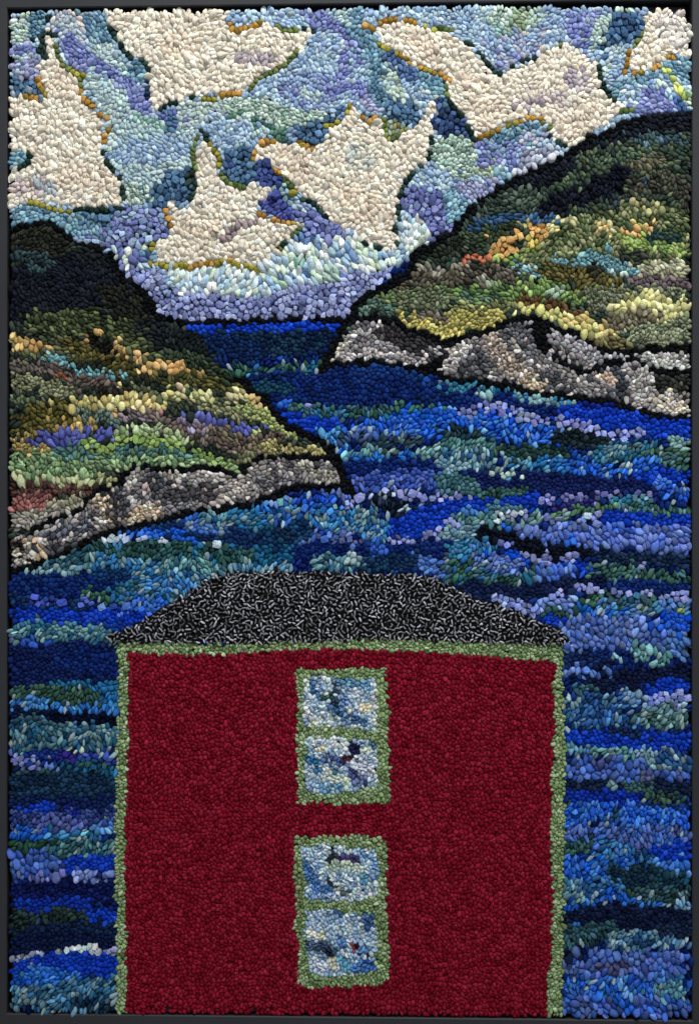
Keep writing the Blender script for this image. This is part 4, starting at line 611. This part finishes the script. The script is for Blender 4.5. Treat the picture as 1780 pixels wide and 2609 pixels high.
# what each loop is made of
jx = rng.normal(0, 2.2, NP); jy = rng.normal(0, 2.2, NP)
isl = [i for i, q in enumerate(PARTS) if q.startswith(('hill', 'rock'))]
part0 = look(part_map, P[:, 0], P[:, 1])
far = rng.uniform(0, 1, NP) < np.where(np.isin(part0, isl), .32, np.where(part0 == PARTS.index('sea'), .14, np.where(part0 == PARTS.index('sky'), .24, .10)))
jx = np.where(far, rng.normal(0, 20, NP), jx); jy = np.where(far, rng.normal(0, 9, NP), jy)
part_id = look(part_map, P[:, 0], P[:, 1])
p2 = look(part_map, P[:, 0] + jx, P[:, 1] + jy)
same = p2 == part_id
pal_id = np.where(same, look(pal_map, P[:, 0] + jx, P[:, 1] + jy), look(pal_map, P[:, 0], P[:, 1]))
Sty = look(sty_map, P[:, 0], P[:, 1]); rd = idx(STYLES, 'round'); Sty[:NF] = rd
pal_id[:NF] = [f[3] for f in fx]; part_id[:NF] = [f[4] for f in fx]
asp, th = aniso()
ex, ey = cells(P, R0, asp, th)
PALC = [np.array([lin(h) for h in p.split()]) for p in PALS]
sea_i = PARTS.index('sea'); sky_i = PARTS.index('sky')
GAIN = 1.18
sel = smooth_noise(np.clip(P[:, 0], 0, 1800), np.clip(P[:, 1], 0, 2620), 26, 5) * .9 + rng.normal(.05, .22, NP)
sel = np.where(part_id == sea_i, smooth_noise(P[:, 0] / 2.4, P[:, 1], 15, 6) * .9 + rng.normal(.05, .20, NP), sel)
dye = np.zeros((NP, 3))
for i in range(len(PALS)):
    m = pal_id == i
    if not m.any(): continue
    c = PALC[i]; k = np.clip((sel[m] * len(c)).astype(int), 0, len(c) - 1)
    k = np.where(rng.uniform(0, 1, m.sum()) < .5, k, rng.integers(0, len(c), m.sum()))
    dye[m] = c[k]
rock_i = [i for i, q in enumerate(PARTS) if q.startswith('rock')]
sig = np.full(NP, .13); sig[part_id == sea_i] = .27; sig[(Sty == idx(STYLES, 'cream'))] = .07; sig[Sty == idx(STYLES, 'hill')] = .22
sig[np.isin(part_id, rock_i)] = .34
for s_ in ('small', 'red'): sig[Sty == idx(STYLES, s_)] = .10
blue = np.where(part_id == sea_i, .0, 0.)[:, None]; dye = dye * (1 - blue) + lin('2450a8') * blue
hue = np.full(NP, .03); hue[Sty == idx(STYLES, 'cream')] = .008; hue[Sty == idx(STYLES, 'red')] = .015
dye = dye * np.exp(rng.normal(0, 1, NP) * sig)[:, None] * np.exp(rng.normal(0, 1, (NP, 3)) * hue[:, None])
grey = dye @ np.array([.3, .5, .2]); ds = np.where(part_id == sky_i, .27, np.where(part_id == sea_i, -.05, np.where(np.isin(part_id, rock_i), .22, np.where(np.isin(part_id, isl), .26, .0))))[:, None]
dye = dye * np.where((part_id == sea_i)[:, None], np.array([.80, .87, .92]), np.where((part_id == sky_i)[:, None], np.array([.88, .98, .98]), 1.))
dye = dye * (1 - ds) + grey[:, None] * ds
# pale stray flecks in the water's fat loops
fl = (part_id == sea_i) & (Sty == idx(STYLES, 'sea')) & (rng.uniform(0, 1, NP) < .05)
dye[fl] = dye[fl] * .35 + np.array(lin('a8c4c8')) * .55
teal = (part_id == sea_i) & (dye[:, 1] > .62 * dye[:, 2]) & (dye[:, 1] > 1.5 * dye[:, 0])
gt = (dye[teal] @ np.array([.3, .5, .2]))[:, None]; dye[teal] = (dye[teal] * .74 + gt * .26) * .86
dye = np.where(np.isin(part_id, isl)[:, None], dye * 1.14, dye)
dye = np.clip(dye * GAIN, .002, .86)

DEPTH = {'cream': .45, 'sky': .6, 'roving': .5, 'red': .7, 'small': .8, 'cut': 1.15, 'square': 1.2, 'sea': .95, 'rock': 1.1, 'hill': .8, 'roof': 1.4, 'yarn': .9, 'trim': 1.1}
def build_loops(mask, name, mat, parent, extra=None):
    ids = np.nonzero(mask)[0]; n = len(ids)
    sd = styarr[Sty[ids]]; Rk = np.hypot(ex[ids], ey[ids]); ang = np.arctan2(ey[ids], ex[ids])
    sm = sd[:, 4][:, None]
    for _ in range(2):
        avg = (np.roll(Rk, 1, 1) + np.roll(Rk, -1, 1)) / 2
        Rk = Rk * (1 - sm * .5) + avg * sm * .5
    Rk = Rk * rng.normal(1, .045, Rk.shape)
    Rk = Rk * np.where(Sty[ids] == idx(STYLES, 'red'), .07, 0.)[:, None] * -np.cos(ang) ** 2 + Rk
    Rk = Rk * (1 - sd[:, 6][:, None] * .7) * rng.uniform(.95, 1.03, (n, 1)) - .15
    ux, uy = Rk * np.cos(ang), Rk * np.sin(ang)
    size = R0[ids][:, None]
    fl = sd[:, 5][:, None]
    sq = (Sty[ids] == idx(STYLES, 'square')) | ((Sty[ids] == idx(STYLES, 'cut')) & (rng.uniform(0, 1, n) < .35))
    if sq.any():
        rot = rng.normal(0, .5, n)[:, None]; asq = rng.uniform(.82, 1.2, n)[:, None]
        cs_, sn_ = np.abs(np.cos(ang - rot)) / asq, np.abs(np.sin(ang - rot)) * asq
        Rs = .45 * 2 * size / np.maximum(cs_, sn_)
        Rk = np.where(sq[:, None], np.minimum(Rs, Rk * 1.25), Rk)
        ux, uy = Rk * np.cos(ang), Rk * np.sin(ang)
    #          radius round / flat,   height round / flat
    prof = [((1.30, 1.24), (-.75, -.75)), ((1.01, 1.0), (-.34, -.22)), ((.93, .97), (.08, .34)), ((.76, .88), (.38, .50)), ((.42, .50), (.60, .56))]
    tilt = rng.normal(0, .25, (n, 2)); offx = rng.normal(0, .17, (n, 1)) * size; offy = rng.normal(0, .17, (n, 1)) * size
    hoff = rng.normal(0, 1, (n, 1)) * sd[:, 7][:, None] * size * 1.3
    depth = np.array([DEPTH.get(STYLES[q], .85) for q in Sty[ids]])[:, None]
    V = np.zeros((n, K * 5 + 1, 3))
    for r, ((fr, ff), (hr, hf)) in enumerate(prof):
        f = fr * (1 - fl) + ff * fl; h = (hr * (1 - fl) + hf * fl) * size * (depth * .88 if r < 2 else 1)
        lift = (r / 4.0)
        X = ux * f + offx * lift; Y = uy * f + offy * lift
        Z = h + (hoff + (tilt[:, :1] * ux * f + tilt[:, 1:] * uy * f)) * (1 if r else 0) + (rng.normal(0, .06, X.shape) * size if 0 < r < 4 else 0)
        V[:, r * K:(r + 1) * K] = np.stack([X, Y, Z + 0 * X], 2)
    V[:, K * 5] = np.concatenate([offx, offy, .66 * size + hoff], 1)
    V[..., 0] += P[ids][:, None, 0]; V[..., 1] += P[ids][:, None, 1]
    k = np.arange(K); k2 = (k + 1) % K
    quads = np.concatenate([np.stack([r * K + k, (r + 1) * K + k, (r + 1) * K + k2, r * K + k2], 1) for r in range(4)])
    tris = np.stack([4 * K + k, np.full(K, 5 * K), 4 * K + k2], 1)
    nv = K * 5 + 1
    base = (np.arange(n) * nv)[:, None]
    fq = (base[..., None] + quads[None]).reshape(-1); ft = (base[..., None] + tris[None]).reshape(-1)
    flat_l = sd[:, 5] > .5
    sizes = np.concatenate([np.full(n * len(quads), 4), np.full(n * len(tris), 3)])
    flat = np.concatenate([np.repeat(flat_l, len(quads)), np.repeat(flat_l, len(tris))])
    V = V.reshape(-1, 3); col = np.repeat(dye[ids], nv, 0)
    # the dye drifts a little across each strip
    g = rng.normal(0, .10, (n, 2)); loc = V.reshape(n, nv, 3)[..., :2] - P[ids][:, None]
    drift = 1 + (loc * g[:, None] / size[:, None]).sum(2)
    col = col * np.clip(drift, .7, 1.35).reshape(-1, 1)
    loops = np.concatenate([fq, ft])
    if extra is not None:
        v2, f2, c2 = extra
        loops = np.concatenate([loops, (f2 + len(V)).ravel()]); sizes = np.concatenate([sizes, np.full(len(f2), 4)])
        flat = np.concatenate([flat, np.zeros(len(f2), bool)]); V = np.concatenate([V, v2]); col = np.concatenate([col, c2])
    u, v = plane(V[:, 0], V[:, 1])
    W3 = np.stack([u, -V[:, 2] * S, v], 1)
    return link_mesh(name, W3, loops, sizes, mat, parent, col, flat)

def ribbons(X, Y, length, halfw, bend, hgt, cols, zbase):
    """folded strips seen edge-on: short bent ridges"""
    n = len(X); J = 6
    a0 = rng.uniform(0, math.pi * 2, n)[:, None]; t = np.linspace(-.5, .5, J)[None]
    kink = rng.uniform(-1, 1, n)[:, None] * bend
    sharp = rng.uniform(0, 1, n)[:, None] < .45
    a = a0 + np.where(sharp, np.sign(t) * kink, kink * t)
    step = length[:, None] / (J - 1)
    x = np.cumsum(np.cos(a) * step, 1); y = np.cumsum(np.sin(a) * step, 1)
    x = x - x.mean(1, keepdims=True) + X[:, None]; y = y - y.mean(1, keepdims=True) + Y[:, None]
    tx, ty = np.gradient(x, axis=1), np.gradient(y, axis=1); nn = np.hypot(tx, ty) + 1e-6; nx, ny = -ty / nn, tx / nn
    wj = np.array([.55, .95, 1, 1, .95, .55])[None] * halfw[:, None]
    hz = np.array([.72, .93, 1, 1, .93, .72])[None] * hgt[:, None] + zbase[:, None]
    rows = []
    for o, z in ((-1.0, -1.2), (-.92, .55), (-.4, .95), (.4, .95), (.92, .55), (1.0, -1.2)):
        zz = hz * z if z > 0 else np.full_like(hz, -9.0)
        rows.append(np.stack([x + nx * wj * o, y + ny * wj * o, zz], 2))
    V = np.stack(rows, 2).reshape(n, J * 6, 3)
    q = []
    for j in range(J - 1):
        for k in range(5): q.append((j * 6 + k, j * 6 + k + 1, (j + 1) * 6 + k + 1, (j + 1) * 6 + k))
    for k in range(2): q.append((k, k + 1, 4 - k, 5 - k)); q.append(((J - 1) * 6 + 5 - k, (J - 1) * 6 + 4 - k, (J - 1) * 6 + k + 1, (J - 1) * 6 + k))
    q = np.array(q); F = (np.arange(n) * J * 6)[:, None, None] + q[None]
    return V.reshape(-1, 3), F.reshape(-1, 4), np.repeat(cols, J * 6, 0)

# ------------------------------------------------------------------ the rug and its parts
rug = thing('hooked_rug', 'hooked wool rug picturing a red house by a blue sea between green hills', 'rug', (0, 0, 0))
def pm(*names):
    ids = [PARTS.index(n) for n in names if n in PARTS]
    return np.isin(part_id, ids) & ins
def curls(names):
    m = pm(*names) & np.isin(Sty, [idx(STYLES, 'yarn'), idx(STYLES, 'pane')]) & (rng.uniform(0, 1, NP) < .38)
    k = np.nonzero(m)[0]; n = len(k)
    return ribbons(P[k, 0], P[k, 1], rng.uniform(8, 14, n), rng.uniform(1.5, 2.3, n), 1.4, rng.uniform(5.5, 8.5, n), np.clip(dye[k] * 1.12, 0, .86), np.zeros(n)) if n else None
def rows(parent, prefix):
    for nme in PARTS:
        if nme.startswith(prefix) and pm(nme).any():
            o = build_loops(pm(nme), 'outline', M_WOOL, parent)
build_loops(pm('sky'), 'sky', M_WOOL, rug, curls(['sky']))
build_loops(pm('sea'), 'sea', M_WOOL, rug)
for i in range(6):
    c = build_loops(pm('cloud%d' % i), 'cloud', M_WOOL, rug)
    rows(c, 'cloud%d_outline_' % i)
for i in range(2):
    h = build_loops(pm('hill%d' % i), 'hill', M_WOOL, rug, curls(['hill%d' % i]))
    rows(h, 'hill%d_outline_' % i)
    build_loops(pm('rock%d' % i), 'rocky_shore', M_WOOL, rug, curls(['rock%d' % i]))
# roof: dark wool loops with pale-edged tweed strips standing in them
mroof = part_map == PARTS.index('roof')
ys, xs = np.nonzero(mroof); rp = []
rg = {}
order = rng.permutation(len(xs) * 2)
for o in order[:60000]:
    i = o % len(xs); x = xs[i] * 2 + rnd.random() * 2; y = ys[i] * 2 + rnd.random() * 2
    g = (int(x // 10), int(y // 10)); good = True
    for a in (-1, 0, 1):
        for b in (-1, 0, 1):
            for q in rg.get((g[0] + a, g[1] + b), ()):
                if (q[0] - x) ** 2 + (q[1] - y) ** 2 < 8.6 ** 2: good = False; break
            if not good: break
        if not good: break
    if good: rg.setdefault(g, []).append((x, y)); rp.append((x, y))
rp = np.array(rp); nr = len(rp)
lum = np.clip(rng.lognormal(-1.45, .62, nr), .03, .62)
cols = lum[:, None] * np.array([.97, .97, 1.08])[None]
extra = ribbons(rp[:, 0], rp[:, 1], rng.uniform(6.5, 16, nr), rng.uniform(1.6, 2.7, nr), 1.1, rng.uniform(5.5, 10.5, nr), cols, np.zeros(nr))
build_loops(pm('roof'), 'roof', M_TWEED, rug, extra)
build_loops(pm('wall'), 'house_wall', M_WOOL, rug)
build_loops(pm('trim'), 'house_trim', M_WOOL, rug)
for i in range(2):
    w = build_loops(pm('window%d' % i), 'window', M_WOOL, rug)
    for j in (2 * i, 2 * i + 1): build_loops(pm('pane%d' % j), 'pane', M_WOOL, w, curls(['pane%d' % j]))

def slab(name, poly_px, n0, n1, mat, parent):
    p = np.asarray(poly_px); u, v = plane(p[:, 0], p[:, 1]); n = len(p)
    # wind so that the front face looks at the camera
    if np.sum(u * np.roll(v, -1) - np.roll(u, -1) * v) < 0: u, v = u[::-1], v[::-1]
    V = [(a, -n1, b) for a, b in zip(u, v)] + [(a, -n0, b) for a, b in zip(u, v)]
    loops = list(range(n)) + list(range(2 * n - 1, n - 1, -1)); sizes = [n, n]
    for i in range(n):
        j = (i + 1) % n; loops += [i, i + n, j + n, j]; sizes.append(4)
    return link_mesh(name, V, loops, sizes, mat, parent)
cent = RUG.mean(0)
inner = cent + (RUG - cent) * np.array([.997, .998])
slab('linen_foundation', inner, -.0062, -.0026, M_CLOTH, rug)
slab('binding', pts_of('Z 25,60 40,36 640,31 1000,19 1180,15 1500,13 1748,12 1751,60 1752,1700 1754,2588 1400,2588 600,2581 24,2574'), -.012, -.0063, M_CLOTH, rug)

# ------------------------------------------------------------------ the black floater frame
cu, cv = plane([19, 1761, 1762, 18], [22, 1, 2599, 2581])
L0, R1 = (cu[0] + cu[3]) / 2, (cu[1] + cu[2]) / 2
T1, B0 = (cv[0] + cv[1]) / 2, (cv[2] + cv[3]) / 2
frame = thing('picture_frame', 'plain matt black floater frame with narrow flat rails round the rug', 'frame', (0, 0, 0))
FW, NF0, NF1 = .030, -.040, .0016
# corners follow the photograph's slightly keystoned opening
ic = list(zip(cu, cv)); oc = [(cu[0] - FW, cv[0] + FW), (cu[1] + FW, cv[1] + FW), (cu[2] + FW, cv[2] - FW), (cu[3] - FW, cv[3] - FW)]
bev = .0009
def rail(i):
    j = (i + 1) % 4
    a, b, c, d = np.array(ic[i]), np.array(ic[j]), np.array(oc[j]), np.array(oc[i])
    # hairline mitre
    e = (b - a) / np.linalg.norm(b - a) * .000004
    a, d, b, c = a + e, d + e, b - e, c - e
    def ins_(p, q, amt): return p + (q - p) / np.linalg.norm(q - p) * amt
    sec = [(a, NF0), (a, NF1 - bev), (ins_(a, d, bev * 1.41), NF1), (ins_(d, a, bev * 1.41), NF1), (d, NF1 - bev), (d, NF0)]
    sec2 = [(b, NF0), (b, NF1 - bev), (ins_(b, c, bev * 1.41), NF1), (ins_(c, b, bev * 1.41), NF1), (c, NF1 - bev), (c, NF0)]
    V = [(p[0], -n, p[1]) for p, n in sec] + [(p[0], -n, p[1]) for p, n in sec2]
    loops, sizes = [], []
    for k in range(6):
        m = (k + 1) % 6; loops += [k, m, m + 6, k + 6]; sizes.append(4)
    loops += [5, 4, 3, 2, 1, 0] + [6, 7, 8, 9, 10, 11]; sizes += [6, 6]
    return link_mesh('rail', V, loops, sizes, M_FRAME, frame)
for i in range(4): rail(i)
slab('backing_board', pts_of('Z 10,8 1770,-10 1772,2610 8,2590'), -.039, -.033, M_BOARD, frame)
print('loops', NP, 'roof strips', nr, 'polys', sum(len(m.polygons) for m in bpy.data.meshes))
